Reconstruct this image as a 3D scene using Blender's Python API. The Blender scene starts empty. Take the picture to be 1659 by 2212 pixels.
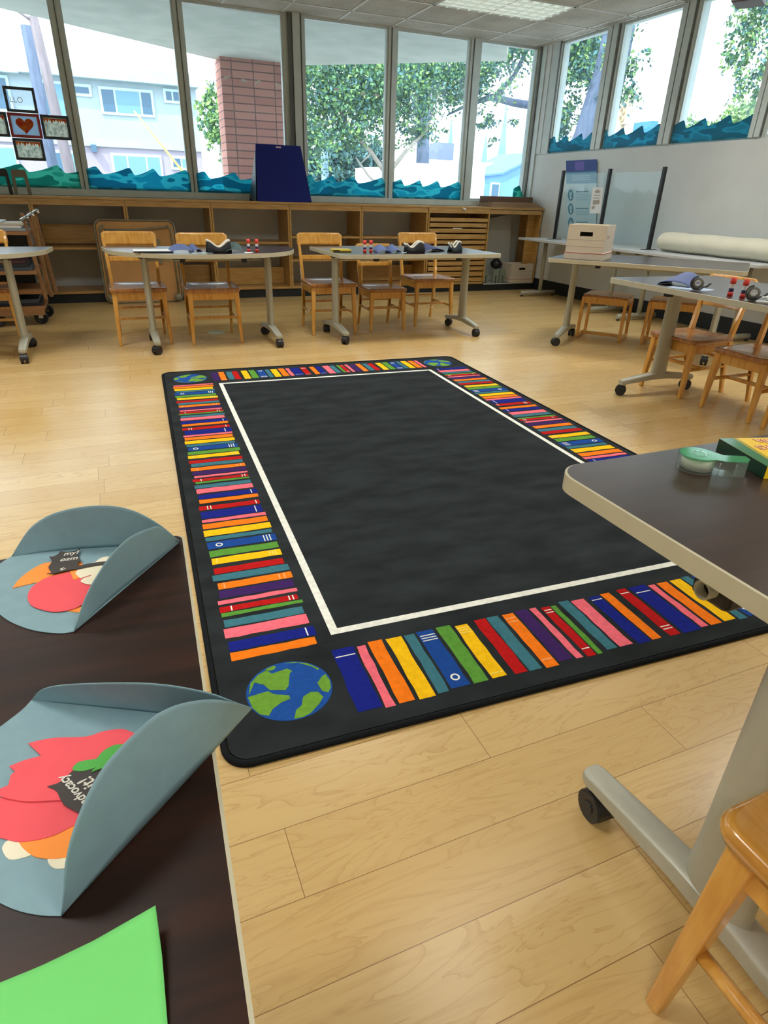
import bpy, bmesh, math, random
from mathutils import Vector, Matrix
PI = math.pi
SC = bpy.context.scene
COL = SC.collection
# ------------------------------------------------------------------ camera
def look_matrix(pitch, roll, yaw):
    fw = Vector((math.sin(yaw)*math.cos(pitch), math.cos(yaw)*math.cos(pitch), -math.sin(pitch)))
    rt = Vector((math.cos(yaw), -math.sin(yaw), 0.0))
    dn = fw.cross(rt)
    c, s = math.cos(roll), math.sin(roll)
    X = rt*c + dn*s
    Y = rt*(-s) + dn*c
    m = Matrix.Identity(4)
    for i in range(3):
        m[i][0] = X[i]; m[i][1] = -Y[i]; m[i][2] = -fw[i]
    return m
cd = bpy.data.cameras.new('camera'); cam = bpy.data.objects.new('camera', cd); COL.objects.link(cam)
cd.sensor_fit = 'HORIZONTAL'; cd.sensor_width = 36.0; cd.lens = 36.0*1331.4/1659.0
cd.clip_start = 0.02; cd.clip_end = 300
M = look_matrix(0.4729, -0.0303, 0.4093); M.translation = Vector((0, 0, 1.1787))
cam.matrix_world = M; SC.camera = cam
# ------------------------------------------------------------------ world, sun, exposure
w = bpy.data.worlds.new('sky'); SC.world = w; w.use_nodes = True
bg = w.node_tree.nodes['Background']; bg.inputs[0].default_value = (0.86, 0.94, 1.0, 1); bg.inputs[1].default_value = 4.2
sl = bpy.data.lights.new('sun', 'SUN'); sl.energy = 5.0; sl.angle = 0.02; sl.color = (1, .95, .86)
so = bpy.data.objects.new('sun', sl); COL.objects.link(so); so.rotation_euler = Vector((0.55, 0.42, -0.95)).to_track_quat('-Z', 'Y').to_euler()
SC.view_settings.view_transform = 'Standard'; SC.view_settings.look = 'None'
SC.view_settings.gamma = 1.0; SC.view_settings.exposure = 0.14; SC.view_settings.use_curve_mapping = False
# lamps of the ceiling fixtures (x, y of each 4x2 ft troffer)
LAMPS = [(4.34, 7.18), (4.34, 4.45), (4.34, 1.72), (4.34, -1.0), (1.61, 1.72), (1.61, 4.45), (1.61, -1.0), (-1.12, 1.72), (-1.12, -1.0), (-1.12, 4.45)]
for lx, ly in LAMPS:
    ld = bpy.data.lights.new('ceiling_lamp', 'AREA'); ld.shape = 'RECTANGLE'; ld.size = 1.2; ld.size_y = 0.56
    ld.energy = 8 if ly > 7 else (5 if (lx, ly) == (1.61, 1.72) else 33); ld.color = (1.0, 0.975, 0.925); ld.spread = math.radians(135)
    lo = bpy.data.objects.new('ceiling_lamp', ld); COL.objects.link(lo); lo.location = (lx, ly, 3.005)
# ------------------------------------------------------------------ helpers
def S(r, g, b):
    f = lambda v: (v/255.0)/12.92 if v/255.0 <= .04045 else ((v/255.0+.055)/1.055)**2.4
    return (f(r), f(g), f(b), 1.0)
def mat(name, col, rough=.5, metal=0.0, spec=.5, coat=0.0, noise=0.0, nscale=20.0, bump=0.0, emis=0.0, col2=None, stretch=(1, 1, 1), trans=0.0):
    m = bpy.data.materials.new(name); m.use_nodes = True
    nt = m.node_tree; b = nt.nodes['Principled BSDF']
    b.inputs['Base Color'].default_value = col; b.inputs['Roughness'].default_value = rough
    b.inputs['Metallic'].default_value = metal; b.inputs['Specular IOR Level'].default_value = spec
    b.inputs['Coat Weight'].default_value = coat; b.inputs['Coat Roughness'].default_value = .12
    if emis: b.inputs['Emission Color'].default_value = col; b.inputs['Emission Strength'].default_value = emis
    if trans: b.inputs['Transmission Weight'].default_value = trans
    if noise or bump or col2:
        tc = nt.nodes.new('ShaderNodeTexCoord'); mp = nt.nodes.new('ShaderNodeMapping'); mp.inputs['Scale'].default_value = stretch
        nt.links.new(tc.outputs['Object'], mp.inputs['Vector'])
        n = nt.nodes.new('ShaderNodeTexNoise'); n.inputs['Scale'].default_value = nscale; n.inputs['Detail'].default_value = 6
        nt.links.new(mp.outputs['Vector'], n.inputs['Vector'])
        if noise or col2:
            mx = nt.nodes.new('ShaderNodeMix'); mx.data_type = 'RGBA'
            c2 = col2 if col2 else tuple(min(1, v*(1-noise)) for v in col[:3]) + (1,)
            mx.inputs['A'].default_value = col if col2 else tuple(min(1, v*(1+noise*.6)) for v in col[:3]) + (1,)
            mx.inputs['B'].default_value = c2
            rp = nt.nodes.new('ShaderNodeMapRange'); rp.inputs['From Min'].default_value = .35; rp.inputs['From Max'].default_value = .65
            nt.links.new(n.outputs['Fac'], rp.inputs['Value']); nt.links.new(rp.outputs['Result'], mx.inputs['Factor'])
            nt.links.new(mx.outputs['Result'], b.inputs['Base Color'])
        if bump:
            bp = nt.nodes.new('ShaderNodeBump'); bp.inputs['Strength'].default_value = bump; bp.inputs['Distance'].default_value = .01
            nt.links.new(n.outputs['Fac'], bp.inputs['Height']); nt.links.new(bp.outputs['Normal'], b.inputs['Normal'])
    return m
def thin_glass(name, col, fres=1.0, rough=.02, diff=0.0, dcol=(1, 1, 1, 1)):
    m = bpy.data.materials.new(name); m.use_nodes = True; nt = m.node_tree
    nt.nodes.remove(nt.nodes['Principled BSDF']); out = nt.nodes['Material Output']
    t = nt.nodes.new('ShaderNodeBsdfTransparent'); t.inputs[0].default_value = col
    g = nt.nodes.new('ShaderNodeBsdfGlossy'); g.inputs['Roughness'].default_value = rough
    f = nt.nodes.new('ShaderNodeLayerWeight'); f.inputs['Blend'].default_value = .5
    pw = nt.nodes.new('ShaderNodeMath'); pw.operation = 'POWER'; pw.inputs[1].default_value = 4.5
    nt.links.new(f.outputs['Facing'], pw.inputs[0])
    mu = nt.nodes.new('ShaderNodeMath'); mu.operation = 'MULTIPLY_ADD'; mu.inputs[1].default_value = .6*fres; mu.inputs[2].default_value = .03*fres; mu.use_clamp = True
    nt.links.new(pw.outputs[0], mu.inputs[0])
    mx = nt.nodes.new('ShaderNodeMixShader'); nt.links.new(mu.outputs[0], mx.inputs[0])
    if diff:
        d = nt.nodes.new('ShaderNodeBsdfDiffuse'); d.inputs[0].default_value = dcol
        m2 = nt.nodes.new('ShaderNodeMixShader'); m2.inputs[0].default_value = diff
        nt.links.new(t.outputs[0], m2.inputs[1]); nt.links.new(d.outputs[0], m2.inputs[2]); nt.links.new(m2.outputs[0], mx.inputs[1])
    else:
        nt.links.new(t.outputs[0], mx.inputs[1])
    nt.links.new(g.outputs[0], mx.inputs[2]); nt.links.new(mx.outputs[0], out.inputs[0])
    return m
def sheet_mat(name, col, col2=None, nscale=28, tr=.6):
    # paper that lets the window light glow through
    m = mat(name, col, .7, col2=col2, nscale=nscale) if col2 else mat(name, col, .7, noise=.02)
    nt = m.node_tree; b = nt.nodes['Principled BSDF']; out = nt.nodes['Material Output']
    t = nt.nodes.new('ShaderNodeBsdfTranslucent'); t.inputs[0].default_value = col
    src = b.inputs['Base Color'].links
    if src: nt.links.new(src[0].from_socket, t.inputs[0])
    mx = nt.nodes.new('ShaderNodeMixShader'); mx.inputs[0].default_value = tr
    nt.links.new(b.outputs[0], mx.inputs[1]); nt.links.new(t.outputs[0], mx.inputs[2]); nt.links.new(mx.outputs[0], out.inputs[0])
    return m
class MB:
    def __init__(s): s.v = []; s.f = []; s.m = []; s.s = []
    def add(s, vs, fs, mi=0, sm=False, mtx=None):
        o = len(s.v)
        for p in vs:
            p = Vector(p)
            s.v.append(tuple(mtx @ p) if mtx is not None else tuple(p))
        for f in fs:
            s.f.append([o+i for i in f]); s.m.append(mi); s.s.append(sm)
        return s
    def box(s, c, d, mi=0, mtx=None):
        x, y, z = c; a, b, h = d[0]/2, d[1]/2, d[2]/2
        vs = [(x+i*a, y+j*b, z+k*h) for k in (-1, 1) for j in (-1, 1) for i in (-1, 1)]
        return s.add(vs, [(0, 2, 3, 1), (4, 5, 7, 6), (0, 1, 5, 4), (2, 6, 7, 3), (0, 4, 6, 2), (1, 3, 7, 5)], mi, False, mtx)
    def b6(s, x0, x1, y0, y1, z0, z1, mi=0, mtx=None):
        return s.box(((x0+x1)/2, (y0+y1)/2, (z0+z1)/2), (x1-x0, y1-y0, z1-z0), mi, mtx)
    def taper(s, p0, p1, w0, w1, mi=0):
        p0 = Vector(p0); p1 = Vector(p1); vs = []
        for p, w in ((p0, w0), (p1, w1)):
            for i, j in ((-1, -1), (1, -1), (1, 1), (-1, 1)): vs.append((p.x+i*w[0]/2, p.y+j*w[1]/2, p.z))
        return s.add(vs, [(0, 3, 2, 1), (4, 5, 6, 7), (0, 1, 5, 4), (1, 2, 6, 5), (2, 3, 7, 6), (3, 0, 4, 7)], mi)
    def tube(s, pts, r, n=12, mi=0, caps=True, rx=None):
        pts = [Vector(p) for p in pts]; rs = r if isinstance(r, (list, tuple)) else [r]*len(pts)
        d = (pts[1]-pts[0]).normalized(); up = Vector((0, 0, 1)) if abs(d.z) < .9 else Vector((1, 0, 0))
        a = d.cross(up).normalized(); b = a.cross(d).normalized(); rings = []
        for i, p in enumerate(pts):
            if i > 0:
                if i < len(pts)-1: nd = ((pts[i+1]-p).normalized()+(p-pts[i-1]).normalized()).normalized()
                else: nd = (p-pts[i-1]).normalized()
                q = d.rotation_difference(nd); a = q @ a; b = q @ b; d = nd
            rings.append([p+(a*math.cos(2*PI*k/n)*(rx if rx else 1)+b*math.sin(2*PI*k/n))*rs[i] for k in range(n)])
        vs = [v for rg in rings for v in rg]; fs = []
        for i in range(len(pts)-1):
            for k in range(n): fs.append((i*n+k, i*n+(k+1) % n, (i+1)*n+(k+1) % n, (i+1)*n+k))
        s.add(vs, fs, mi, True)
        if caps:
            s.add(rings[0], [tuple(range(n))[::-1]], mi); s.add(rings[-1], [tuple(range(n))], mi)
        return s
    def prism(s, poly, z0, z1, mi=0, mside=None, mtx=None, sm=False, mbot=None):
        n = len(poly); ms = mi if mside is None else mside
        s.add([(p[0], p[1], z1) for p in poly], [tuple(range(n))], mi, False, mtx)
        s.add([(p[0], p[1], z0) for p in poly], [tuple(range(n))[::-1]], mi if mbot is None else mbot, False, mtx)
        s.add([(p[0], p[1], z0) for p in poly]+[(p[0], p[1], z1) for p in poly], [(i, (i+1) % n, n+(i+1) % n, n+i) for i in range(n)], ms, sm, mtx)
        return s
    def grid(s, rows, mi=0, sm=True):
        n = len(rows[0]); vs = [p for r in rows for p in r]
        return s.add(vs, [(i*n+k, i*n+k+1, (i+1)*n+k+1, (i+1)*n+k) for i in range(len(rows)-1) for k in range(n-1)], mi, sm)
    def lathe(s, prof, n=24, mi=0, mtx=None):
        vs = [(r*math.cos(2*PI*k/n), r*math.sin(2*PI*k/n), z) for r, z in prof for k in range(n)]
        return s.add(vs, [(i*n+k, i*n+(k+1) % n, (i+1)*n+(k+1) % n, (i+1)*n+k) for i in range(len(prof)-1) for k in range(n)], mi, True, mtx)
    def build(s, name, mats, parent=None, bevel=0.0, seg=2, solid=0.0, loc=None):
        me = bpy.data.meshes.new(name); me.from_pydata([tuple(v) for v in s.v], [], s.f); me.update()
        for i, p in enumerate(me.polygons): p.material_index = s.m[i]; p.use_smooth = s.s[i]
        if not isinstance(mats, (list, tuple)): mats = [mats]
        for m in mats: me.materials.append(m)
        bm = bmesh.new(); bm.from_mesh(me)
        bmesh.ops.remove_doubles(bm, verts=bm.verts, dist=1e-6)
        if not solid and not getattr(s, 'keep', False): bmesh.ops.recalc_face_normals(bm, faces=bm.faces)
        bm.to_mesh(me); bm.free()
        o = bpy.data.objects.new(name, me); COL.objects.link(o)
        if parent is not None: o.parent = parent
        if loc is not None: o.location = loc
        if solid:
            md = o.modifiers.new('solidify', 'SOLIDIFY'); md.thickness = solid; md.offset = 0
        if bevel:
            md = o.modifiers.new('bevel', 'BEVEL'); md.width = bevel; md.segments = seg; md.limit_method = 'ANGLE'; md.angle_limit = math.radians(40)
            for p in me.polygons: p.use_smooth = True
            md.harden_normals = True
        return o
def tag(o, label, cat, group=None):
    o['label'] = label; o['category'] = cat
    if group: o['group'] = group
    return o
def thing(name, label, cat, loc=(0, 0, 0), rz=0.0, group=None):
    o = bpy.data.objects.new(name, None); COL.objects.link(o); o.location = loc; o.rotation_euler = (0, 0, rz)
    o.empty_display_size = .05
    return tag(o, label, cat, group)
def struct(o): o['kind'] = 'structure'; return o
def dup(root, loc, rz, label, group=None):
    def cp(o, par):
        c = o.copy(); COL.objects.link(c)
        if par is not None: c.parent = par
        for ch in list(o.children): cp(ch, c)
        return c
    r = cp(root, None); r.location = loc; r.rotation_euler = (0, 0, rz); r['label'] = label
    if group: r['group'] = group
    return r
def text(name, body, size, m, loc, rot, parent=None, ext=.0003):
    c = bpy.data.curves.new(name, 'FONT'); c.body = body; c.size = size; c.extrude = ext; c.align_x = 'CENTER'; c.align_y = 'CENTER'
    c.materials.append(m); o = bpy.data.objects.new(name, c); COL.objects.link(o)
    if isinstance(rot, Matrix): o.matrix_world = Matrix.Translation(loc) @ rot.to_4x4()
    else: o.location = loc; o.rotation_euler = rot
    if parent is not None: o.parent = parent
    return o
def rrect(x0, x1, y0, y1, r, n=6):
    out = []
    for cx, cy, a in ((x1-r, y1-r, 0), (x0+r, y1-r, 90), (x0+r, y0+r, 180), (x1-r, y0+r, 270)):
        for k in range(n+1):
            t = math.radians(a+90*k/n); out.append((cx+r*math.cos(t), cy+r*math.sin(t)))
    return out
def to_mesh(o):
    # turn a text object into a plain mesh object with the same name, place and parent
    bpy.context.view_layer.update(); dg = bpy.context.evaluated_depsgraph_get()
    me = bpy.data.meshes.new_from_object(o.evaluated_get(dg)); nm = o.name; n = bpy.data.objects.new(nm+'_', me)
    COL.objects.link(n); n.parent = o.parent; n.location = o.location; n.rotation_euler = o.rotation_euler
    if not me.materials:
        for m in o.data.materials: me.materials.append(m)
    bpy.data.objects.remove(o); n.name = nm
    return n
def RZ(x, y, z, a): return Matrix.Translation((x, y, z)) @ Matrix.Rotation(a, 4, 'Z')
# ------------------------------------------------------------------ materials
M_wall = mat('wall_paint', S(210, 214, 213), .7, noise=.04, nscale=3, bump=.05)
M_frame = mat('window_frame_metal', S(196, 206, 202), .4, noise=.05, nscale=8)
M_framed = mat('window_frame_dark', S(95, 96, 92), .5, noise=.05, nscale=8)
M_black = mat('black_plastic', S(26, 27, 29), .45, noise=.1, nscale=30)
M_base = mat('rubber_baseboard', S(18, 28, 34), .5, noise=.1, nscale=30)
M_maple = mat('birch_plywood', S(198, 158, 92), .38, coat=.2, col2=S(180, 138, 72), nscale=5, stretch=(1, 1, 9))
M_mapleh = mat('birch_board', S(200, 160, 98), .38, coat=.2, col2=S(176, 134, 72), nscale=5, stretch=(1, 9, 9))
M_chair = mat('varnished_oak', S(228, 174, 86), .28, coat=.45, col2=S(208, 148, 62), nscale=9, stretch=(5, 5, .8))
M_seat = mat('varnished_seat', S(178, 120, 62), .26, coat=.6, col2=S(148, 92, 42), nscale=8, stretch=(6, 1, 1))
M_lam = mat('dark_walnut_laminate', S(54, 36, 28), .30, col2=S(42, 26, 20), nscale=6, stretch=(1, 7, 1), spec=.8)
M_lamx = mat('dark_walnut_laminate_cross', S(50, 27, 18), .42, col2=S(30, 16, 10), nscale=5, stretch=(1, 8, 1), spec=.22)
M_edge = mat('putty_edge_band', S(190, 184, 158), .45, noise=.03)
M_leg = mat('silver_beige_metal', S(176, 176, 160), .38, metal=.15, noise=.03, nscale=60)
M_grey = mat('grey_laminate', S(196, 200, 202), .3, noise=.04, nscale=40)
M_white = mat('white_paper', S(232, 236, 236), .7, noise=.02)
M_chrome = mat('chrome', S(200, 200, 200), .15, metal=1.0)
M_glass = thin_glass('window_glass', (.93, .985, 1.0, 1), .5, diff=.07, dcol=(.5, .74, 1.0, 1))
M_acryl = thin_glass('acrylic_sheet', (.92, .97, .98, 1), .45, diff=.05, dcol=(.7, .85, .9, 1))
# maple plank floor
def floor_mat():
    m = bpy.data.materials.new('maple_plank_floor'); m.use_nodes = True; nt = m.node_tree; N = nt.nodes; L = nt.links
    b = N['Principled BSDF']
    tc = N.new('ShaderNodeTexCoord'); mp = N.new('ShaderNodeMapping'); mp.inputs['Location'].default_value = (.13, .0745, 0)
    sp = N.new('ShaderNodeSeparateXYZ'); L.new(tc.outputs['Object'], sp.inputs[0])
    fl = N.new('ShaderNodeMath'); fl.operation = 'MULTIPLY_ADD'; fl.inputs[1].default_value = 1/.1535; fl.inputs[2].default_value = .0745/.1535; L.new(sp.outputs['Y'], fl.inputs[0])
    fo = N.new('ShaderNodeMath'); fo.operation = 'FLOOR'; L.new(fl.outputs[0], fo.inputs[0])
    wn = N.new('ShaderNodeTexWhiteNoise'); wn.noise_dimensions = '1D'; L.new(fo.outputs[0], wn.inputs['W'])
    ax = N.new('ShaderNodeMath'); ax.operation = 'MULTIPLY_ADD'; ax.inputs[1].default_value = 1.22; L.new(wn.outputs['Value'], ax.inputs[0]); L.new(sp.outputs['X'], ax.inputs[2])
    cbn = N.new('ShaderNodeCombineXYZ'); L.new(ax.outputs[0], cbn.inputs['X']); L.new(sp.outputs['Y'], cbn.inputs['Y'])
    L.new(cbn.outputs[0], mp.inputs['Vector'])
    br = N.new('ShaderNodeTexBrick'); br.offset = 0; br.squash = 1; br.inputs['Scale'].default_value = 1.0
    br.inputs['Brick Width'].default_value = .96; br.inputs['Row Height'].default_value = .1535; br.inputs['Mortar Size'].default_value = .0009
    br.inputs['Mortar Smooth'].default_value = .3; br.inputs['Bias'].default_value = 0
    br.inputs['Color1'].default_value = (0, 0, 0, 1); br.inputs['Color2'].default_value = (1, 1, 1, 1); br.inputs['Mortar'].default_value = (.5, .5, .5, 1)
    L.new(mp.outputs['Vector'], br.inputs['Vector'])
    # grain, shifted per plank
    sh = N.new('ShaderNodeVectorMath'); sh.operation = 'MULTIPLY_ADD'; sh.inputs[1].default_value = (7, 3, 11)
    L.new(br.outputs['Color'], sh.inputs[0]); L.new(mp.outputs['Vector'], sh.inputs[2])
    m2 = N.new('ShaderNodeMapping'); m2.inputs['Scale'].default_value = (1.0, 5.0, 1); L.new(sh.outputs[0], m2.inputs['Vector'])
    n1 = N.new('ShaderNodeTexNoise'); n1.inputs['Scale'].default_value = 2.0; n1.inputs['Detail'].default_value = 4; n1.inputs['Distortion'].default_value = 1.2
    L.new(m2.outputs['Vector'], n1.inputs['Vector'])
    sc = N.new('ShaderNodeMath'); sc.operation = 'MULTIPLY'; sc.inputs[1].default_value = 9.0; L.new(n1.outputs['Fac'], sc.inputs[0])
    fr = N.new('ShaderNodeMath'); fr.operation = 'FRACT'; L.new(sc.outputs[0], fr.inputs[0])
    pw = N.new('ShaderNodeMath'); pw.operation = 'POWER'; pw.inputs[1].default_value = 6; L.new(fr.outputs[0], pw.inputs[0])
    m3 = N.new('ShaderNodeMapping'); m3.inputs['Scale'].default_value = (2, 40, 1); L.new(sh.outputs[0], m3.inputs['Vector'])
    n2 = N.new('ShaderNodeTexNoise'); n2.inputs['Scale'].default_value = 2; n2.inputs['Detail'].default_value = 3; L.new(m3.outputs['Vector'], n2.inputs['Vector'])
    a = N.new('ShaderNodeMix'); a.data_type = 'RGBA'; a.inputs['A'].default_value = S(216, 186, 128); a.inputs['B'].default_value = S(205, 172, 112)
    L.new(br.outputs['Color'], a.inputs['Factor'])
    g = N.new('ShaderNodeMix'); g.data_type = 'RGBA'; g.inputs['B'].default_value = S(188, 150, 92)
    mu = N.new('ShaderNodeMath'); mu.operation = 'MULTIPLY'; mu.inputs[1].default_value = .6; L.new(pw.outputs[0], mu.inputs[0])
    L.new(a.outputs['Result'], g.inputs['A']); L.new(mu.outputs[0], g.inputs['Factor'])
    h = N.new('ShaderNodeMix'); h.data_type = 'RGBA'; h.inputs['B'].default_value = S(196, 158, 100)
    r2 = N.new('ShaderNodeMapRange'); r2.inputs['From Min'].default_value = .5; r2.inputs['From Max'].default_value = .75; r2.inputs['To Max'].default_value = .5
    L.new(n2.outputs['Fac'], r2.inputs['Value']); L.new(g.outputs['Result'], h.inputs['A']); L.new(r2.outputs['Result'], h.inputs['Factor'])
    k = N.new('ShaderNodeMix'); k.data_type = 'RGBA'; k.inputs['B'].default_value = S(136, 104, 62)
    L.new(h.outputs['Result'], k.inputs['A']); L.new(br.outputs['Fac'], k.inputs['Factor']); L.new(k.outputs['Result'], b.inputs['Base Color'])
    b.inputs['Roughness'].default_value = .25; b.inputs['Specular IOR Level'].default_value = .95
    return m
M_floor = floor_mat()
def ceil_mat():
    m = bpy.data.materials.new('acoustic_tile'); m.use_nodes = True; nt = m.node_tree; N = nt.nodes; L = nt.links; b = N['Principled BSDF']
    tc = N.new('ShaderNodeTexCoord'); n = N.new('ShaderNodeTexNoise'); n.inputs['Scale'].default_value = 60; n.inputs['Detail'].default_value = 5
    n2 = N.new('ShaderNodeTexNoise'); n2.inputs['Scale'].default_value = 3; n2.inputs['Detail'].default_value = 4
    L.new(tc.outputs['Object'], n.inputs['Vector']); L.new(tc.outputs['Object'], n2.inputs['Vector'])
    ad = N.new('ShaderNodeMath'); ad.operation = 'ADD'; L.new(n.outputs['Fac'], ad.inputs[0]); L.new(n2.outputs['Fac'], ad.inputs[1])
    mr = N.new('ShaderNodeMapRange'); mr.inputs['From Min'].default_value = .75; mr.inputs['From Max'].default_value = 1.25; L.new(ad.outputs[0], mr.inputs['Value'])
    mx = N.new('ShaderNodeMix'); mx.data_type = 'RGBA'; mx.inputs['A'].default_value = S(168, 164, 152); mx.inputs['B'].default_value = S(196, 192, 180)
    L.new(mr.outputs['Result'], mx.inputs['Factor']); L.new(mx.outputs['Result'], b.inputs['Base Color']); b.inputs['Roughness'].default_value = .9
    bp = N.new('ShaderNodeBump'); bp.inputs['Strength'].default_value = .3; bp.inputs['Distance'].default_value = .005; L.new(n.outputs['Fac'], bp.inputs['Height']); L.new(bp.outputs['Normal'], b.inputs['Normal'])
    return m
M_ceil = ceil_mat()
M_tbar = mat('ceiling_grid_bar', S(205, 205, 198), .5, noise=.02)
# ------------------------------------------------------------------ room shell
XL, XR, YF, YB, HC = -3.3, 5.869, -2.6, 8.68, 3.0256
struct(MB().b6(XL-.2, XR+.2, YF-.2, YB+.2, -.12, 0).build('floor', M_floor))
cb = MB().b6(XL, XR+.12, YF, YB+.1, HC, HC+.12)
X0, T, R1 = 2.2954, .6832, .4702
x = X0-8*T
while x < XR:
    cb.b6(x-.012, x+.012, YF, YB, HC-.006, HC+.01, 1); x += T
y = YB-R1
while y > YF:
    cb.b6(XL, XR, y-.012, y+.012, HC-.006, HC+.01, 1); y -= T
cb.b6(XL, XR, YB-.03, YB, HC-.006, HC+.01, 1); cb.b6(XR-.03, XR, YF, YB, HC-.006, HC+.01, 1)
struct(cb.build('ceiling', [M_ceil, M_tbar]))
struct(MB().b6(XL-.2, XR+.6, YF-.2, YB+.2, HC+.12, HC+.4).build('trim_1', M_wall))
ZS, ZW = 1.775, 1.19
wb = MB().b6(XL-.2, XR+.15, YB, YB+.15, 0, 1.09)
struct(wb.build('wall_back', M_wall))
wr = MB().b6(XR, XR+.16, YF, YB, 0, ZS-.01)
struct(wr.build('wall_right', M_wall, bevel=.012))
struct(MB().b6(XR, XR+.16, YF-.2, 4.2, ZS-.01, HC+.12).build('wall_right', M_wall))
struct(MB().b6(XL-.2, XL, YF-.2, YB+.15, 0, HC+.12).build('wall_left', M_wall))
struct(MB().b6(XL-.2, XR+.16, YF-.2, YF, 0, HC+.12).build('wall_front', M_wall))
struct(MB().b6(XR-.012, XR, YF, YB-.02, 0, .16).build('baseboard_right', M_base))
struct(MB().b6(XL, XR-.012, 8.15, 8.19, 0, .10).build('baseboard_back', M_base))
struct(MB().b6(XL, XL+.012, YF, YB, 0, .16).build('baseboard_left', M_base))
# back windows: mullions and panes
GY = 8.70
def wframe(name, x0, x1, zb, zt):
    f = MB(); f.b6(x0, x1, GY-.03, GY+.03, zb, zb+.03); f.b6(x0, x1, GY-.03, GY+.03, zt-.03, zt)
    f.b6(x0, x0+.025, GY-.03, GY+.03, zb+.03, zt-.03); f.b6(x1-.025, x1, GY-.03, GY+.03, zb+.03, zt-.03)
    o = struct(f.build(name, M_frame))
    g = MB().b6(x0+.025, x1-.025, GY-.003, GY+.003, zb+.03, zt-.03).build('glass', M_glass, o)
    return o
BX = [(-3.3, -1.32), (-1.24, -.125), (-.045, 1.09), (1.165, 2.30), (2.54, 3.63), (3.735, 4.79), (4.93, 5.84)]
for i, (a, b) in enumerate(BX): wframe('window_%d' % (i+1), a, b, ZW-.03, HC)
sb = MB().b6(XL, XR, 8.60, YB+.06, 1.09, 1.162)
struct(sb.build('trim_2', M_frame, bevel=.004))
k = 3
for (x0, x1) in [(-1.32, -1.24), (-.125, -.045), (1.09, 1.165), (3.63, 3.735), (4.79, 4.93)]:
    m = MB().b6(x0, x1, 8.655, 8.76, 1.162, HC)
    m.b6(x0+.035, x0+.045, 8.645, 8.66, 1.162, HC, 1)
    struct(m.build('trim_%d' % k, [M_frame, M_framed])); k += 1
m = MB().b6(2.30, 2.54, 8.66, 8.8, 1.162, HC); m.b6(2.35, 2.39, 8.62, 8.66, 1.162, HC, 1); m.b6(2.40, 2.49, 8.61, 8.66, 1.162, HC); m.b6(2.495, 2.505, 8.605, 8.66, 1.162, HC, 1)
struct(m.build('trim_%d' % k, [M_frame, M_framed])); k += 1
# corner post between the back and the right windows
m = MB().b6(5.84, 6.0, 8.64, 8.8, 1.162, HC); m.b6(XR, 6.0, 8.20, 8.66, ZS-.01, HC)
m.b6(XR-.02, XR, 8.50, 8.62, 1.2, HC, 0); m.b6(XR-.008, XR, 8.40, 8.5, ZS, HC, 2); m.b6(XR-.012, XR, 8.2, 8.225, ZS, HC, 1); m.b6(5.835, XR, 8.6, 8.64, 1.162, HC, 1)
struct(m.build('trim_%d' % k, [M_frame, M_framed, M_wall])); k += 1
# right windows
RX = XR+.05
RP = [(7.33, 8.20), (6.20, 7.09), (5.03, 5.98), (4.25, 4.87)]
for i, (a, b) in enumerate(RP):
    f = MB(); f.b6(RX-.03, RX+.03, a, b, ZS-.01, ZS+.02); f.b6(RX-.03, RX+.03, a, b, HC-.03, HC+.05)
    f.b6(RX-.03, RX+.03, a, a+.02, ZS+.02, HC-.03); f.b6(RX-.03, RX+.03, b-.02, b, ZS+.02, HC-.03)
    o = struct(f.build('window_%d' % (i+8), M_frame))
    MB().b6(RX-.003, RX+.003, a+.02, b-.02, ZS+.02, HC-.03).build('glass', M_glass, o)
for (a, b) in [(7.09, 7.33), (5.98, 6.20), (4.87, 5.03), (4.18, 4.25)]:
    m = MB().b6(XR+.01, XR+.14, a, b, ZS-.01, HC+.05); w_ = b-a
    m.b6(XR-.005, XR+.01, a+w_*.60, a+w_*.66, ZS, HC, 1); m.b6(XR-.015, XR+.01, a+w_*.22, a+w_*.58, ZS, HC); m.b6(XR-.005, XR+.01, a+w_*.14, a+w_*.19, ZS, HC, 1)
    m.b6(XR-.008, XR+.012, a+w_*.68, b, ZS, HC, 0)
    struct(m.build('trim_%d' % k, [M_frame, M_framed])); k += 1
# ------------------------------------------------------------------ rug
rc = dict(navy=S(22, 34, 132), pink=S(244, 112, 128), orange=S(250, 126, 22), yellow=S(252, 196, 18), teal=S(62, 118, 132), blue=S(26, 72, 150), green=S(92, 152, 58), red=S(186, 22, 22), purple=S(62, 34, 96), white=S(236, 238, 228), lemon=S(252, 218, 96), peach=S(252, 170, 110), sea=S(30, 80, 158), land=S(110, 160, 56), char=S(39, 44, 46), edge=S(24, 27, 30))
RM = ['char', 'edge', 'navy', 'pink', 'orange', 'yellow', 'teal', 'blue', 'green', 'red', 'purple', 'white', 'lemon', 'peach', 'sea', 'land']
rmats = [mat('rug_'+n, rc[n], .95, spec=.15, noise=.34 if n == 'char' else .10, nscale=4.5 if n == 'char' else 60, stretch=(1, 2.2, 1) if n == 'char' else (1, 1, 1), bump=.35) for n in RM]
MI = {n: i for i, n in enumerate(RM)}
W_, L_ = 2.2904, 3.6368
rug = MB()
rug.prism(rrect(.02, W_-.02, .02, L_-.02, .05, 8), 0, .011, MI['char'])
ring = rrect(.010, W_-.010, .010, L_-.010, .06, 8)
rug.tube([(p[0], p[1], .0065) for p in ring]+[(ring[0][0], ring[0][1], .0065)], .0085, 8, MI['edge'], caps=False)
def flat(poly, z, mi): rug.add([(p[0], p[1], z) for p in poly], [tuple(range(len(poly)))], mi)
zt = .0116
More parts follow.
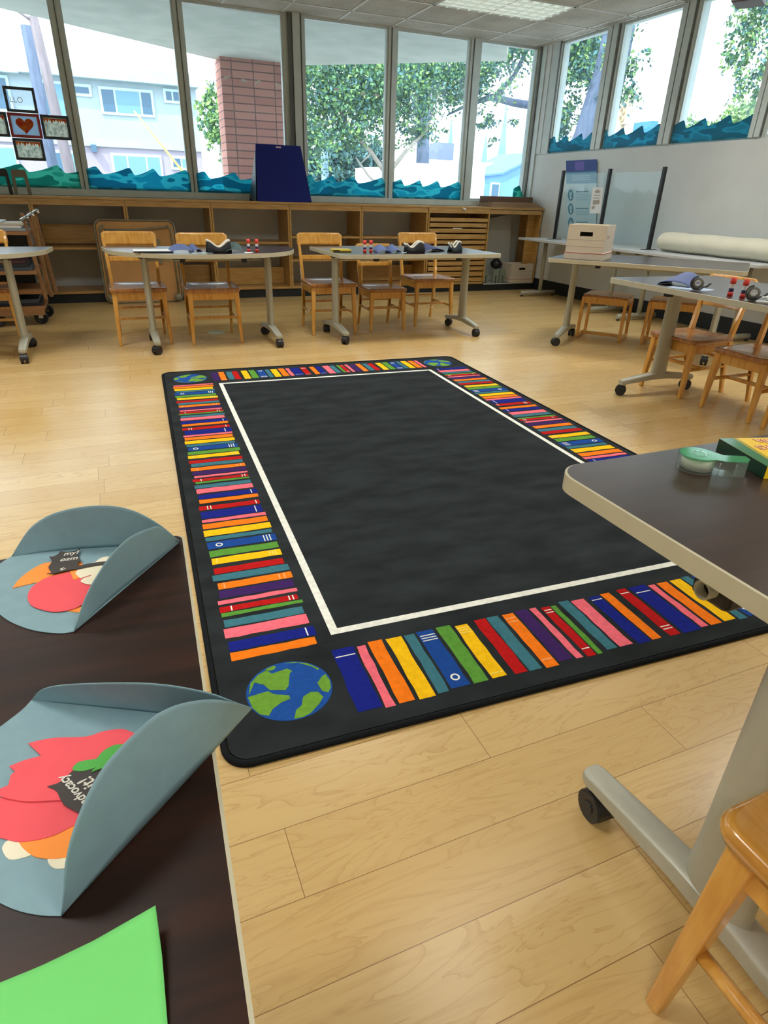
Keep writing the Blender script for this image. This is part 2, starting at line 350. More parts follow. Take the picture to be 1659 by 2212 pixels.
# white inner line
a0, a1, b0, b1, t_ = .362, 1.945, .398, 3.256, .026
for (p, q) in (((a0, b0), (a1, b0+t_)), ((a0, b1-t_), (a1, b1)), ((a0, b0+t_), (a0+t_, b1-t_)), ((a1-t_, b0+t_), (a1, b1-t_))):
    flat([(p[0], p[1]), (q[0], p[1]), (q[0], q[1]), (p[0], q[1])], zt, MI['white'])
BK = [(0, .066, 'navy'), (.074, .1, 'pink'), (.112, .155, 'orange'), (.168, .215, 'yellow'), (.225, .256, 'teal'), (.266, .32, 'blue'), (.332, .377, 'green'), (.388, .432, 'yellow'), (.458, .498, 'red'), (.502, .542, 'teal'), (.556, .596, 'orange'), (.604, .65, 'purple'), (.66, .683, 'pink'), (.698, .728, 'red'), (.732, .751, 'green'), (.77, .808, 'teal'), (.814, .862, 'pink'), (.88, .925, 'navy'), (.932, .968, 'orange'), (.998, 1.038, 'red')]
DEC = {0: [(.88, 'white')], 5: [(.93, 'white'), (.885, 'white'), (.84, 'white')], 7: [(.93, 'lemon'), (.885, 'lemon'), (.84, 'lemon'), (.10, 'lemon')], 10: [(.92, 'peach'), (.85, 'peach'), (.12, 'peach')], 13: [(.92, 'white'), (.87, 'white'), (.14, 'white')], 17: [(.92, 'white')], 19: [(.93, 'white'), (.14, 'white'), (.19, 'white')]}
rr = random.Random(5)
def book(idx, s0, s1, place):
    # place(s, t) -> rug xy ; t 0 outer .. 1 inner
    c = BK[idx][2]; j = lambda: rr.uniform(-.004, .004)
    lo, hi = rr.uniform(-.02, .03), 1+rr.uniform(-.03, .02)
    n = 6; L1 = []; L2 = []
    for i in range(n+1):
        t = lo+(hi-lo)*i/n; L1.append(place(s0+j()*.5, t)); L2.append(place(s1+j()*.5, t))
    flat(L1+L2[::-1], zt, MI[c])
    for t, dc in DEC.get(idx, []):
        th = .016 if dc == 'white' else .02
        e = (s1-s0)*.06
        flat([place(s0+e, t-th), place(s1-e, t-th), place(s1-e, t), place(s0+e, t)], zt+.0004, MI[dc])
    if idx == 5:
        cs = (s0+s1)/2; D = .255
        o = [(.0135*math.cos(k*PI/8), .0135*math.sin(k*PI/8)) for k in range(16)]
        for k in range(16):
            a, b = o[k], o[(k+1) % 16]
            flat([place(cs+a[0], .17+a[1]/D), place(cs+b[0], .17+b[1]/D), place(cs+b[0]*.6, .17+b[1]*.6/D), place(cs+a[0]*.6, .17+a[1]*.6/D)], zt+.0004, MI['white'])
PD = 1.051
def run(f, lo, hi, place, sgn):
    for n in range(-3, 4):
        for i, (p0, p1, c) in enumerate(BK):
            s0, s1 = f(p0+n*PD), f(p1+n*PD)
            if s0 > s1: s0, s1 = s1, s0
            if s0 >= lo-.001 and s1 <= hi+.001: book(i, s0, s1, place)
run(lambda p: .343+p, .34, 1.945, lambda s, t: (s, .075+.253*t), 1)
run(lambda p: 1.325-p*(.985 if p > 0 else .958), .35, 3.30, lambda s, t: (.067+.252*t, s), -1)
run(lambda p: 1.29+p, .35, 3.30, lambda s, t: (W_-.052-.26*t, s), 1)
run(lambda p: .98-p*.99, .325, 1.965, lambda s, t: (s, L_-.085-.225*t), -1)
LAND = [[(-.95, .1), (-.75, .5), (-.55, .35), (-.45, .12), (-.1, .0), (0, .12), (.12, .55), (.2, .62), (.1, .75), (-.1, .72), (-.3, .68), (-.4, .85), (-.62, .75), (-.85, .5)],
        [(-.98, .05), (-.5, .1), (-.38, -.05), (-.05, -.2), (-.05, -.32), (-.28, -.38), (-.5, -.52), (-.62, -.7), (-.8, -.6), (-.93, -.35)],
        [(-.1, -.98), (.0, -.72), (.15, -.62), (.25, -.35), (.45, -.25), (.62, -.3), (.7, -.5), (.55, -.7), (.3, -.92), (.1, -.99)],
        [(.72, -.3), (.68, .0), (.85, .2), (.95, .25), (.99, 0), (.95, -.25), (.85, -.4)],
        [(.05, .97), (.4, .88), (.7, .62), (.8, .45), (.85, .5), (.6, .8), (.3, .94)],
        [(-.45, .82), (-.25, .8), (-.15, .88), (-.2, .97), (-.4, .9)]]
for gx, gy, ga in [(.197, .213, 0), (.188, L_-.21, PI), (W_-.205, L_-.2, PI*.5), (W_-.2, .213, 0)]:
    flat([(gx+.113*math.cos(k*PI/20), gy+.11*math.sin(k*PI/20)) for k in range(40)], zt, MI['sea'])
    for P in LAND: flat([(gx+.111*(px*math.cos(ga)-py*math.sin(ga)), gy+.108*(px*math.sin(ga)+py*math.cos(ga))) for px, py in P], zt+.0004, MI['land'])
ro = rug.build('area_rug', rmats); ro.location = (.0684, 1.0233, 0.0); ro.rotation_euler = (0, 0, -.0479)
tag(ro, 'large charcoal rug bordered with woven coloured book spines and corner globes', 'rug')
# ------------------------------------------------------------------ flip-top tables
def flip_table(label, loc, rz, poly, legx, group, crossbar=False, lam=None):
    t = thing('folding_table', label, 'table', loc, rz, group)
    lam = lam or M_lam
    top = MB(); top.prism(poly, .719, .749, 1, 1); n = len(poly)
    cx = sum(p[0] for p in poly)/n; cy = sum(p[1] for p in poly)/n
    ins = [(p[0]+(cx-p[0])*.004, p[1]+(cy-p[1])*.006) for p in poly]
    top.add([(p[0], p[1], .7505) for p in ins], [tuple(range(n))], 0)
    top.add([(p[0], p[1], .749) for p in poly]+[(p[0], p[1], .7505) for p in ins], [(i, (i+1) % n, n+(i+1) % n, n+i) for i in range(n)], 1)
    top.build('tabletop', [lam, M_edge], t)
    for sx in (-1, 1):
        X = sx*legx
        col = MB(); rows = []
        for z, a in ((.13, 1.08), (.2, 1), (.66, .96), (.70, .96)):
            rows.append([(X+.0275*a*math.cos(2*PI*q/24), .06*a*math.sin(2*PI*q/24), z) for q in range(25)])
        col.grid(rows); col.build('leg', M_leg, t)
        f = MB(); pr = []
        for y, zb, zt, wd in ((-.315, .083, .106, .020), (-.30, .078, .108, .0265), (-.2, .085, .123, .028), (-.07, .098, .14, .03), (0, .10, .145, .032), (.07, .098, .14, .03), (.2, .085, .123, .028), (.30, .078, .108, .0265), (.315, .083, .106, .020)):
            pr.append([(X-wd, y, zb), (X-wd, y, zt-.008), (X-wd*.6, y, zt), (X+wd*.6, y, zt), (X+wd, y, zt-.008), (X+wd, y, zb), (X-wd, y, zb)])
        f.grid(pr, 0, False); f.add(pr[0][:6], [tuple(range(6))]); f.add(pr[-1][:6], [tuple(range(6))])
        f.tube([(X, -.29, .072), (X, -.29, .095)], .024, 14); f.tube([(X, .29, .072), (X, .29, .095)], .024, 14)
        fo = f.build('foot', M_leg, t, bevel=.003)
        for sy in (-1, 1):
            c = MB(); A = .35*sy+.4*sx; m = RZ(X, sy*.285, 0, A)
            for k in (-1, 1):
                c.tube([m @ Vector((k*.007, -.012, .033)), m @ Vector((k*.026, -.012, .033))], .033, 18)
            c.tube([m @ Vector((-.029, -.012, .034)), m @ Vector((.029, -.012, .034))], .014, 10)
            arc = [(.034*math.cos(q), .034*math.sin(q)) for q in [math.radians(d) for d in range(-10, 191, 20)]]
            vs = [m @ Vector((sgn*.024, -.012+a*1.06, .034+b*1.12)) for sgn in (-1, 1) for a, b in arc]; nn = len(arc)
            c.add(vs, [(i, i+1, nn+i+1, nn+i) for i in range(nn-1)]+[tuple(range(nn)), tuple(range(nn, 2*nn))[::-1]])
            c.tube([m @ Vector((0, 0, .06)), m @ Vector((0, 0, .08))], .012, 10)
            c.build('caster', M_black, fo)
        br = MB(); br.b6(X-.05, X+.05, -.16, .20, .705, .719); br.b6(X-.03, X+.03, -.05, .05, .69, .712)
        br.build('tilt_bracket', M_black, t, bevel=.003)
        lt_ = MB(); lt_.b6(X-sx*.24-.05, X-sx*.24+.05, -.34, -.30, .709, .719); lt_.b6(X-sx*.26-.018, X-sx*.26+.018, -.345, -.30, .685, .712)
        lt_.build('tilt_latch', M_black, t, bevel=.003)
    cbm = MB(); cbm.tube([(-legx+.03, .10, .675), (legx-.03, .10, .675)], .016, 14)
    cbm.build('crossbar', M_leg, t)
    return t
RECT = rrect(-.765, .765, -.47, .47, .055, 6)
HALF = []
for i in range(49):
    x_ = -.79+1.58*i/48
    HALF.append((x_, .41-.81*max(0, 1-abs(x_/.79)**2.4)**(1/2.4)))
HALF = [(x_, y_) for x_, y_ in HALF]
HALF = HALF+[(.785, .41)]+[(-.785, .41)]
HALF2 = []
for p in HALF:
    if not HALF2 or (abs(p[0]-HALF2[-1][0])+abs(p[1]-HALF2[-1][1])) > .004: HALF2.append(p)
HALF = HALF2
GT = 'wheeled flip-top tables'
flip_table('half-round wheeled table holding blue folded paper, two glue sticks and a black and white bag', (.775, 5.58, 0), 0, HALF, .495, GT)
flip_table('half-round wheeled table cut off by the left edge, in front of the book cart', (-1.165, 5.56, 0), 0, HALF, .495, GT)
flip_table('rectangular wheeled table in the middle with yellow box and glue sticks on it', (2.525, 5.55, 0), 0, RECT, .66, GT)
flip_table('rectangular wheeled table under the cardboard archive box', (4.315, 4.375, 0), math.atan2(-.786, .618), RECT, .62, GT)
flip_table('rectangular wheeled table at right holding two grey tape dispensers', (3.42, 2.56, 0), -PI/2-.03, rrect(-.80, .80, -.44, .44, .04, 6), .635, GT)
FT = flip_table('nearest right table with rounded corner holding clear green tape dispenser and marker box', (1.455, .36, 0), 0, RECT, .66, GT)
# open end of the tilting tube with its black housing below the nearest right table
tb = MB(); tb.tube([(-.70, .165, .662), (-.58, .165, .662)], .0155, 24, caps=False); tb.tube([(-.70, .165, .662), (-.58, .165, .662)], .012, 24, caps=False)
tb.lathe([(.012, 0), (.0155, 0)], 24, 0, Matrix.Translation((-.70, .165, .662)) @ Matrix.Rotation(PI/2, 4, 'Y'))
tb.build('tilt_tube', M_leg, FT)
hb = MB(); hb.b6(-.682, -.52, .13, .20, .634, .715); hb.build('tube_housing', M_black, FT, bevel=.01)
flip_table('dark table at lower left carrying the folded paper tacos', (-.745, .37, 0), -.05, rrect(-.765, .765, -.47, .47, .012, 4), .66, GT, lam=M_lamx)
def wall_table(label, loc, L, feet):
    t = thing('work_table', label, 'table', loc, 0, 'grey tables along the right wall')
    MB().prism(rrect(-.31, .31, -L/2, L/2, .01, 3), .708, .735).build('tabletop', M_grey, t, bevel=.003)
    for y in feet:
        MB().tube([(.0, y, .05), (.0, y, .70)], .026, 16).build('leg', M_leg, t)
        f = MB(); f.tube([(-.31, y, .042), (-.29, y, .045), (0, y, .05), (.24, y, .045)], .027, 14)
        fo = f.build('foot', M_leg, t)
        g = MB(); g.tube([(-.29, y, 0), (-.29, y, .022)], .018, 12); g.tube([(.22, y, 0), (.22, y, .022)], .018, 12); g.build('foot_pad', M_black, fo)
        MB().b6(-.2, .2, y-.03, y+.03, .69, .708).build('top_bracket', M_black, t)
    return t
wall_table('grey topped table in the far right corner under the clear screens', (5.53, 6.82, 0), 1.84, (.70, -.70))
wall_table('grey topped table by the right wall carrying the cream roll', (5.53, 4.95, 0), 1.84, (.66, -.60))
# ------------------------------------------------------------------ chairs (front faces local -y)
def chair(name, label, cat, loc, rz, group, w=.42, d=.43, sh=.457, bh=.855, seatm=None):
    t = thing(name, label, cat, loc, rz, group); hw = w/2
    rows = []
    out = rrect(-hw-.015, hw+.015, -d/2-.015, d/2+.005, .035, 6)
    s = MB(); n = len(out)
    def ring(k, z): return [(p[0]*k, p[1]*k, z) for p in out]
    R = [ring(.93, sh-.034), ring(.985, sh-.030), ring(1.0, sh-.018), ring(1.0, sh-.010), ring(.985, sh-.001), ring(.95, sh+.001), ring(.75, sh-.007), ring(.4, sh-.011)]
    s.add([p for r in R for p in r], [(i*n+k, i*n+(k+1) % n, (i+1)*n+(k+1) % n, (i+1)*n+k) for i in range(len(R)-1) for k in range(n)], 0, True)
    s.add(R[0], [tuple(range(n))[::-1]], 0); s.add(R[-1], [tuple(range(n))], 0, True)
    s.build('seat', seatm or M_seat, t)
    for sx in (-1, 1):
        MB().taper((sx*(hw-.005), -d/2+.005, 0), (sx*(hw-.02), -d/2+.03, sh-.03), (.026, .026), (.042, .042)).build('leg', M_chair, t, bevel=.006)
        p = MB(); pts = [((sx*(hw-.02)), d/2+.05, 0, .026), ((sx*(hw-.02)), d/2, .22, .034), ((sx*(hw-.018)), d/2-.01, sh, .036), ((sx*(hw-.01)), d/2+.03, sh+.2, .032), ((sx*(hw-.004)), d/2+.075, bh-.025, .026)]
        for a, b in zip(pts, pts[1:]): p.taper(a[:3], b[:3], (a[3]*.8, a[3]), (b[3]*.8, b[3]))
        p.build('back_post', M_chair, t, bevel=.004)
    zq = sh-.034-.03
    a = MB(); a.b6(-hw+.03, hw-.03, -d/2+.02, -d/2+.038, zq-.03, zq+.03); a.b6(-hw+.03, hw-.03, d/2-.02, d/2-.002, zq-.03, zq+.03)
    a.b6(-hw+.012, -hw+.03, -d/2+.03, d/2-.01, zq-.03, zq+.03); a.b6(hw-.03, hw-.012, -d/2+.03, d/2-.01, zq-.03, zq+.03)
    a.build('apron', M_chair, t)
    for sx in (-1, 1):
        MB().tube([(sx*(hw-.013), -d/2+.02, .19), (sx*(hw-.018), d/2+.01, .19)], .0115, 10).build('stretcher', M_chair, t)
    MB().b6(-hw+.02, hw-.02, -.035, -.012, .180, .202).build('stretcher', M_chair, t, bevel=.004)
    MB().b6(-hw+.02, hw-.02, d/2-.008, d/2+.012, .235, .257).build('stretcher', M_chair, t, bevel=.004)
    # curved top rail and lower back slat
    def rail(nm, z0, z1, y0, bow, th, ex, rnd):
        m = MB(); rowsf = []; N = 14
        for face in (0, 1):
            rws = []
            for k in range(7):
                z = z0+(z1-z0)*k/6; zz = (z1-z)/(z1-z0)
                inset = 0 if not rnd else (.028*(1-math.sqrt(max(0, 1-max(0, 1-(z1-z)/.028)**2))) if z > z1-.028 else 0)
                yy = y0+.17*(z-z0)
                r_ = []
                for i in range(N+1):
                    u = -1+2*i/N; r_.append(((hw+ex-inset)*u, yy+bow*(1-u*u)-face*th, z))
                rws.append(r_)
            rowsf.append(rws); m.grid(rws)
        A, B = rowsf
        m.grid([A[-1], B[-1]]); m.grid([A[0], B[0]]); m.grid([[r[0] for r in A], [r[0] for r in B]]); m.grid([[r[-1] for r in A], [r[-1] for r in B]])
        m.build(nm, M_chair, t)
    rail('back_rail', bh-.105, bh, d/2+.070, .022, .024, .010, True)
    rail('back_slat', sh+.165, sh+.205, d/2+.035, .012, .014, -.02, False)
    return t
GC = 'oak classroom chairs'
c0 = chair('classroom_chair', 'oak chair at the left end of the half-round table, before the folded brown panel', 'chair', (.215, 5.89, 0), .0, GC, w=.42)
dup(c0, (.80, 5.77, 0), -.02, 'oak chair at the right half of the half-round table, before the wooden shelf board')
dup(c0, (1.91, 5.90, 0), -.04, 'oak chair at the left end of the middle rectangular table')
dup(c0, (3.05, 6.10, 0), -.02, 'oak chair at the right end of the middle rectangular table, in front of the drawers')
dup(c0, (-.935, 6.05, 0), .02, 'oak chair cut by the left edge behind the far left half-round table')
c3 = chair('classroom_chair', 'smaller oak chair between two taller ones at the middle rectangular table', 'chair', (2.475, 5.93, 0), -.03, GC, w=.36, d=.38, sh=.392, bh=.76)
dup(c3, (3.665, 3.19, 0), -PI/2+.04, 'small oak chair at the far end of the table with the tape dispensers')
dup(c3, (3.665, 2.645, 0), -PI/2+.03, 'second small oak chair along the tape dispenser table, cut by the right edge')
dup(c3, (3.67, 2.19, 0), -PI/2, 'third small oak chair, only its front leg showing at the right edge')
c9 = chair('classroom_chair', 'oak chair in the lower right corner under the nearest table', 'chair', (.855, .10, 0), PI, GC, w=.42, d=.43, sh=.462, seatm=mat('honey_varnished_seat', S(206, 150, 66), .2, coat=.7, col2=S(182, 122, 44), nscale=8, stretch=(6, 1, 1)))
# stools with sled runners
def stool(label, loc, rz):
    t = thing('wooden_stool', label, 'stool', loc, rz, 'wooden sled-base stools')
    MB().prism(rrect(-.205, .205, -.17, .17, .02, 4), .385, .405).build('seat', M_seat, t, bevel=.005)
    ap = MB(); ap.b6(-.19, .19, -.17, -.155, .325, .385); ap.b6(-.19, .19, .155, .17, .325, .385); ap.b6(-.205, -.19, -.15, .15, .325, .385); ap.b6(.19, .205, -.15, .15, .325, .385); ap.build('apron', M_chair, t)
    for sx in (-1, 1):
        for sy in (-1, 1):
            MB().taper((sx*.20, sy*.175, .03), (sx*.195, sy*.16, .38), (.028, .03), (.03, .034)).build('leg', M_chair, t, bevel=.004)
        MB().b6(sx*.20-.014, sx*.20+.014, -.19, .19, 0, .036).build('runner', M_chair, t, bevel=.008)
    MB().b6(-.19, .19, -.10, -.075, .03, .058).build('stretcher', M_chair, t, bevel=.004)
    return t
s0 = stool('oak sled-base stool under the archive box table', (4.41, 4.90, 0), math.atan2(-.786, .618))
dup(s0, (4.82, 4.47, 0), math.atan2(-.786, .618), 'oak sled-base stool partly hidden behind the leg of the tape dispenser table')
# ------------------------------------------------------------------ shelving under the back window
CY = 8.12
SX = [-1.58, -.64, .29, 1.22, 2.15, 3.09, 4.03, 4.98]
def shelf_unit(x0, x1, label, zs, boards=()):
    t = thing('shelf_unit', label, 'shelf', ((x0+x1)/2, 8.38, 0), 0, 'birch shelf units below the window'); w = (x1-x0)/2-.002
    for sx in (-1, 1): MB().b6(sx*w-(.02 if sx > 0 else 0), sx*w+(.02 if sx < 0 else 0), -.255, .25, .10, 1.005).build('side_panel', M_maple, t)
    MB().b6(-w+.02, w-.02, -.255, .25, .10, .125).build('bottom_panel', M_mapleh, t)
    MB().b6(-w, w, -.262, -.24, 1.005, 1.062).build('top_rail', M_mapleh, t)
    for z in zs: MB().b6(-w+.02, w-.02, -.25, .24, z-.011, z+.011).build('shelf', M_mapleh, t)
    for (z0, z1, dy) in boards: MB().b6(-w+.03, w-.03, dy, dy+.015, z0, z1).build('back_board', M_maple, t)
    return t
shelf_unit(SX[0], SX[1], 'birch shelf unit behind the book cart at the far left', (.575,))
shelf_unit(SX[1], SX[2], 'birch shelf unit between the book cart and the folded brown panel', (.575,), ((.60, .80, .15),))
shelf_unit(SX[2], SX[3], 'birch shelf unit behind the folded brown panel', (.62,), ((.13, .36, .10),))
shelf_unit(SX[3], SX[4], 'birch shelf unit below the blue easel with a board along its bottom', (.635,), ((.13, .33, .0),))
shelf_unit(SX[4], SX[5], 'two-shelf birch unit right of the blue easel', (.70, .43))
shelf_unit(SX[5], SX[6], 'two-shelf birch unit just left of the tray cabinet', (.70, .43), ((.13, .33, .1),))
ct = MB(); ct.b6(-1.6, 5.86, 8.11, 8.60, 1.064, 1.088)
tag(ct.build('countertop', M_mapleh, bevel=.002), 'long birch countertop running under the back window', 'countertop')
t = thing('tray_cabinet', 'birch cabinet stacked with shallow wooden trays', 'cabinet', (4.505, 8.38, 0)); w = .470
for sx in (-1, 1): MB().b6(sx*w-(.02 if sx > 0 else 0), sx*w+(.02 if sx < 0 else 0), -.262, .25, .10, 1.005).build('side_panel', M_maple, t)
MB().b6(-w, w, -.262, .25, .10, .125).build('bottom_panel', M_mapleh, t); MB().b6(-w, w, -.268, -.24, 1.005, 1.062).build('top_rail', M_mapleh, t)
MB().b6(-w+.02, w-.02, .23, .25, .125, 1.005).build('back_panel', M_maple, t)
zz = .135; rr2 = random.Random(2)
for hgt_ in (.05, .062, .05, .05, .038, .062, .05, .045, .062, .05, .05, .045):
    p = MB(); o_ = rr2.uniform(-.02, .0)
    p.b6(-w+.03, w-.03, -.25+o_, .2, zz, zz+.012); p.b6(-w+.03, w-.03, -.25+o_, -.235+o_, zz+.012, zz+hgt_); p.b6(-w+.03, -w+.045, -.235, .2, zz+.012, zz+hgt_); p.b6(w-.045, w-.03, -.235, .2, zz+.012, zz+hgt_)
    tr = p.build('tray', M_mapleh, t); zz += hgt_+.018
lb = MB().b6(-.10, .04, -.272, -.269, .815, .825); lb.build('label_strip', M_white, t)
# last bay: end panel and shelf, boards, boxes
t = thing('end_bay', 'open birch bay in the corner with boards leaning in it', 'shelf', (5.42, 8.38, 0))
MB().b6(.28, .42, -.12, -.10, .10, 1.005).build('side_panel', M_maple, t); MB().b6(-.435, .42, -.262, -.235, 1.005, 1.055).build('top_rail', M_mapleh, t)
MB().b6(-.435, .42, -.24, .25, .085, .098).build('bottom_panel', M_grey, t); MB().b6(.40, .42, -.25, .25, .10, 1.005).build('side_panel', M_maple, t)
M_wboard = mat('whiteboard', S(188, 190, 184), .35, noise=.03)
def leaner(name, label, x0, x1, y, z1a, z1b, th, group=None):
    o = MB(); o.add([(x0, y, .10), (x1, y, .10), (x1, y+.10, z1b), (x0, y+.10, z1a), (x0, y+th, .10), (x1, y+th, .10), (x1, y+.10+th, z1b), (x0, y+.10+th, z1a)], [(0, 1, 2, 3), (5, 4, 7, 6), (0, 4, 5, 1), (3, 2, 6, 7), (0, 3, 7, 4), (1, 5, 6, 2)])
    return tag(o.build(name, M_wboard), label, 'board', group)
leaner('leaning_board', 'taller off-white board leaning at the back of the corner bay', 5.02, 5.60, 8.44, .90, 1.0, .012, 'boards in the corner bay')
leaner('leaning_board', 'lower off-white board with slanted top leaning in the corner bay', 5.01, 5.55, 8.41, .26, .40, .012, 'boards in the corner bay')
# ------------------------------------------------------------------ things on and around the counter
M_navy = mat('navy_fabric_board', S(12, 30, 118), .85, noise=.06, nscale=40)
t = thing('flip_easel', 'tabletop navy blue flip easel with a handle slot on the counter', 'easel', (2.11, 8.15, 1.088))
E_ = Matrix.Rotation(-.335, 4, 'X')
def slab_hole(wb, wt, h, th):
    m = MB()
    s = []
    hx, hy0, hy1 = .032, h-.035, h-.014
    out = [(-wb, 0), (wb, 0), (wt, h), (-wt, h)]; hol = [(-hx, hy0), (hx, hy0), (hx, hy1), (-hx, hy1)]
    for y_, z_ in ((0, 0), (th, 1)):
        vs = [(p[0], y_, p[1]) for p in out+hol]
        m.add([E_ @ Vector(v) for v in vs], [(0, 1, 5, 4), (1, 2, 6, 5), (2, 3, 7, 6), (3, 0, 4, 7)])
    for P in (out, hol): m.add([E_ @ Vector((p[0], y_, p[1])) for p in P for y_ in (0, th)], [(2*i, 2*i+1, (2*i+3) % 8, (2*i+2) % 8) for i in range(4)])
    return m
slab_hole(.335, .272, .64, .012).build('front_board', M_navy, t)
b = MB(); b.add([(-.345, .02, 0), (-.345, .40, 0), (-.272, .235, .54), (.275, .235, .54), (.335, .40, 0), (-.335, .42, 0)], [(1, 2, 3, 4)])
b.build('rear_board', M_black, t, solid=.012)
g = MB(); g.add([(-.350, .0, 0.0), (-.350, .38, .02), (-.282, .195, .55)], [(0, 1, 2)]); g.build('side_gusset', M_black, t, solid=.003)
t_ = None
def bookend(x, m, label):
    o = MB(); pts = [(-.075, 0), (-.05, .0), (-.05, .17), (.03, .17), (.03, 0), (.075, 0), (.055, .235), (-.055, .235)]
    k = .0; A = [(-.085, 0), (-.048, 0), (-.042, .17), (.042, .17), (.048, 0), (.085, 0), (.07, .225), (.055, .24), (-.055, .24), (-.07, .225)]
    idx = [(0, 1, 2, 9), (9, 2, 3, 6), (3, 4, 5, 6), (9, 6, 7, 8)]
    for y_ in (0, .004): o.add([(x+p[0]-.25*p[1]*0, 8.30+y_, 1.088+p[1]) for p in A], idx)
    o.add([(x+p[0], 8.30+y_, 1.088+p[1]) for p in A for y_ in (0, .004)], [(2*i, 2*i+1, (2*i+3) % 20, (2*i+2) % 20) for i in range(10)])
    o.b6(x-.085, x+.085, 8.20, 8.304, 1.088, 1.091)
    tag(o.build('bookend', m), label, 'bookend', 'metal bookends on the counter')
bookend(-.875, mat('black_steel', S(24, 24, 26), .4), 'black steel bookend at the left end of the counter')
bookend(-.70, mat('tan_steel', S(120, 112, 92), .45), 'tan steel bookend beside the black one on the counter')
M_brown = mat('dark_plank', S(112, 84, 66), .5, noise=.12, nscale=10, stretch=(1, 9, 9)); M_tan = mat('tan_plank', S(164, 132, 100), .5, noise=.12, nscale=10, stretch=(1, 9, 9))
for (x0, x1, y0, y1, z0, z1, m, lab) in [(5.0, 5.86, 8.16, 8.55, 1.089, 1.106, M_tan, 'lowest wooden board of the stack on the counter corner'), (5.04, 5.83, 8.20, 8.55, 1.108, 1.130, M_tan, 'second wooden board up in the counter corner stack'), (5.06, 5.80, 8.22, 8.55, 1.132, 1.152, M_tan, 'third wooden board up in the counter corner stack'), (5.05, 5.80, 8.34, 8.56, 1.154, 1.225, M_brown, 'dark brown plank standing on top of the counter corner stack')]:
    tag(MB().b6(x0, x1, y0, y1, z0, z1, 0).build('wooden_board', m, bevel=.002), lab, 'board', 'boards stacked on the counter corner')
sc_ = MB(); rr3 = random.Random(8)
sc_.tube([(4.53+.012*i, 8.10, 1.058+.008*math.sin(i*1.7)) for i in range(5)], [.008, .014, .011, .014, .006], 8)
tag(sc_.build('tape_scrap', M_white), 'crumpled white tape scrap stuck on the counter edge above the trays', 'scrap')
# boxes under the corner
def archive_box(label, loc, rz, W, D, H, group, text_side=True):
    t = thing('archive_box', label, 'box', loc, rz, group); Mb = M_box
    m = MB(); hz0, hz1, hx = H-.085, H-.052, .052
    out = [(-W/2, .055), (W/2, .055), (W/2, H), (-W/2, H)]; hol = [(-hx, hz0), (hx, hz0), (hx, hz1), (-hx, hz1)]
    for y_ in (-D/2, -D/2+.004): m.add([(p[0], y_, p[1]) for p in out+hol], [(0, 1, 5, 4), (1, 2, 6, 5), (2, 3, 7, 6), (3, 0, 4, 7)])
    m.b6(-W/2, -W/2+.004, -D/2+.004, D/2, .055, H); m.b6(W/2-.004, W/2, -D/2+.004, D/2, .055, H); m.b6(-W/2+.004, W/2-.004, D/2-.004, D/2, .055, H)
    m.b6(-W/2+.004, W/2-.004, -D/2+.004, D/2-.004, H-.03, H-.026)
    m.build('box_body', Mb, t)
    MB().b6(-W/2-.005, W/2+.005, -D/2-.005, D/2+.005, 0, .055).build('box_lid', Mb, t, bevel=.002)
    r_ = MB(); r_.b6(-W/2-.006, W/2+.006, -D/2-.006, D/2+.006, .048, .053); r_.build('red_stripe', M_redl, t)
    l_ = MB()
    for z_ in (.10, .15): l_.b6(-W/2-.001, W/2+.001, -D/2-.001, -D/2+.003, z_, z_+.003)
    l_.b6(W/2-.001, W/2+.001, -D/2+.06, -D/2+.068, .16, .20); l_.b6(W/2-.001, W/2+.001, -D/2+.09, -D/2+.17, .17, .176); l_.b6(W/2-.001, W/2+.001, -D/2+.09, -D/2+.17, .18, .186)
    l_.build('printed_line', M_greyl, t)
    return t
M_box = mat('white_cardboard', S(216, 206, 188), .7, noise=.03, nscale=10); M_redl = mat('red_print', S(178, 60, 50), .6); M_greyl = mat('grey_print', S(170, 162, 150), .6)
ua = math.atan2(-.786, .618)
bc = Vector((3.80, 4.385))-Vector((.618, -.786))*.155+Vector((.786, .618))*.19
archive_box('white cardboard archive box with handle hole and red stripe on the wheeled table', (bc.x, bc.y, .7505), ua, .31, .38, .265, 'white archive boxes')
archive_box('white archive box with red stripe on the floor shelf of the corner bay', (5.62, 8.26, .0985), 0, .38, .25, .26, 'white archive boxes')
M_sage = mat('sage_plastic', S(128, 140, 122), .5, noise=.05)
for i, (x_, lab) in enumerate([(5.03, 'leftmost grey-green stand below the leaning boards'), (5.20, 'middle grey-green stand below the leaning boards'), (5.32, 'grey-green stand next to the archive box')]):
    m = MB(); s_ = .6+.1*(i > 0)
    for y_ in (8.17, 8.20): m.add([(x_+a_*.75, y_, .098+b_*.78) for a_, b_ in [(-.07, 0), (-.025, 0), (-.02, .13), (.02, .13), (.025, 0), (.07, 0), (.055, .215), (.03, .235), (-.03, .235), (-.055, .215)]], [(0, 1, 2, 9), (9, 2, 3, 6), (3, 4, 5, 6), (9, 6, 7, 8)])
    P_ = [(-.07, 0), (-.025, 0), (-.02, .13), (.02, .13), (.025, 0), (.07, 0), (.055, .215), (.03, .235), (-.03, .235), (-.055, .215)]
    m.add([(x_+a_*.75, y_, .098+b_*.78) for a_, b_ in P_ for y_ in (8.17, 8.20)], [(2*j, 2*j+1, (2*j+3) % 20, (2*j+2) % 20) for j in range(10)])
    tag(m.build('book_support', M_sage), lab, 'stand', 'grey-green stands in the corner bay')
bg_ = MB(); rb = random.Random(4)
prof = [(.001, 0), (.06, .01), (.085, .05), (.075, .09), (.03, .125), (.001, .13)]
bg_.lathe([(r*(1), z) for r, z in prof], 14, 0, Matrix.Translation((5.27, 8.30, .285)))
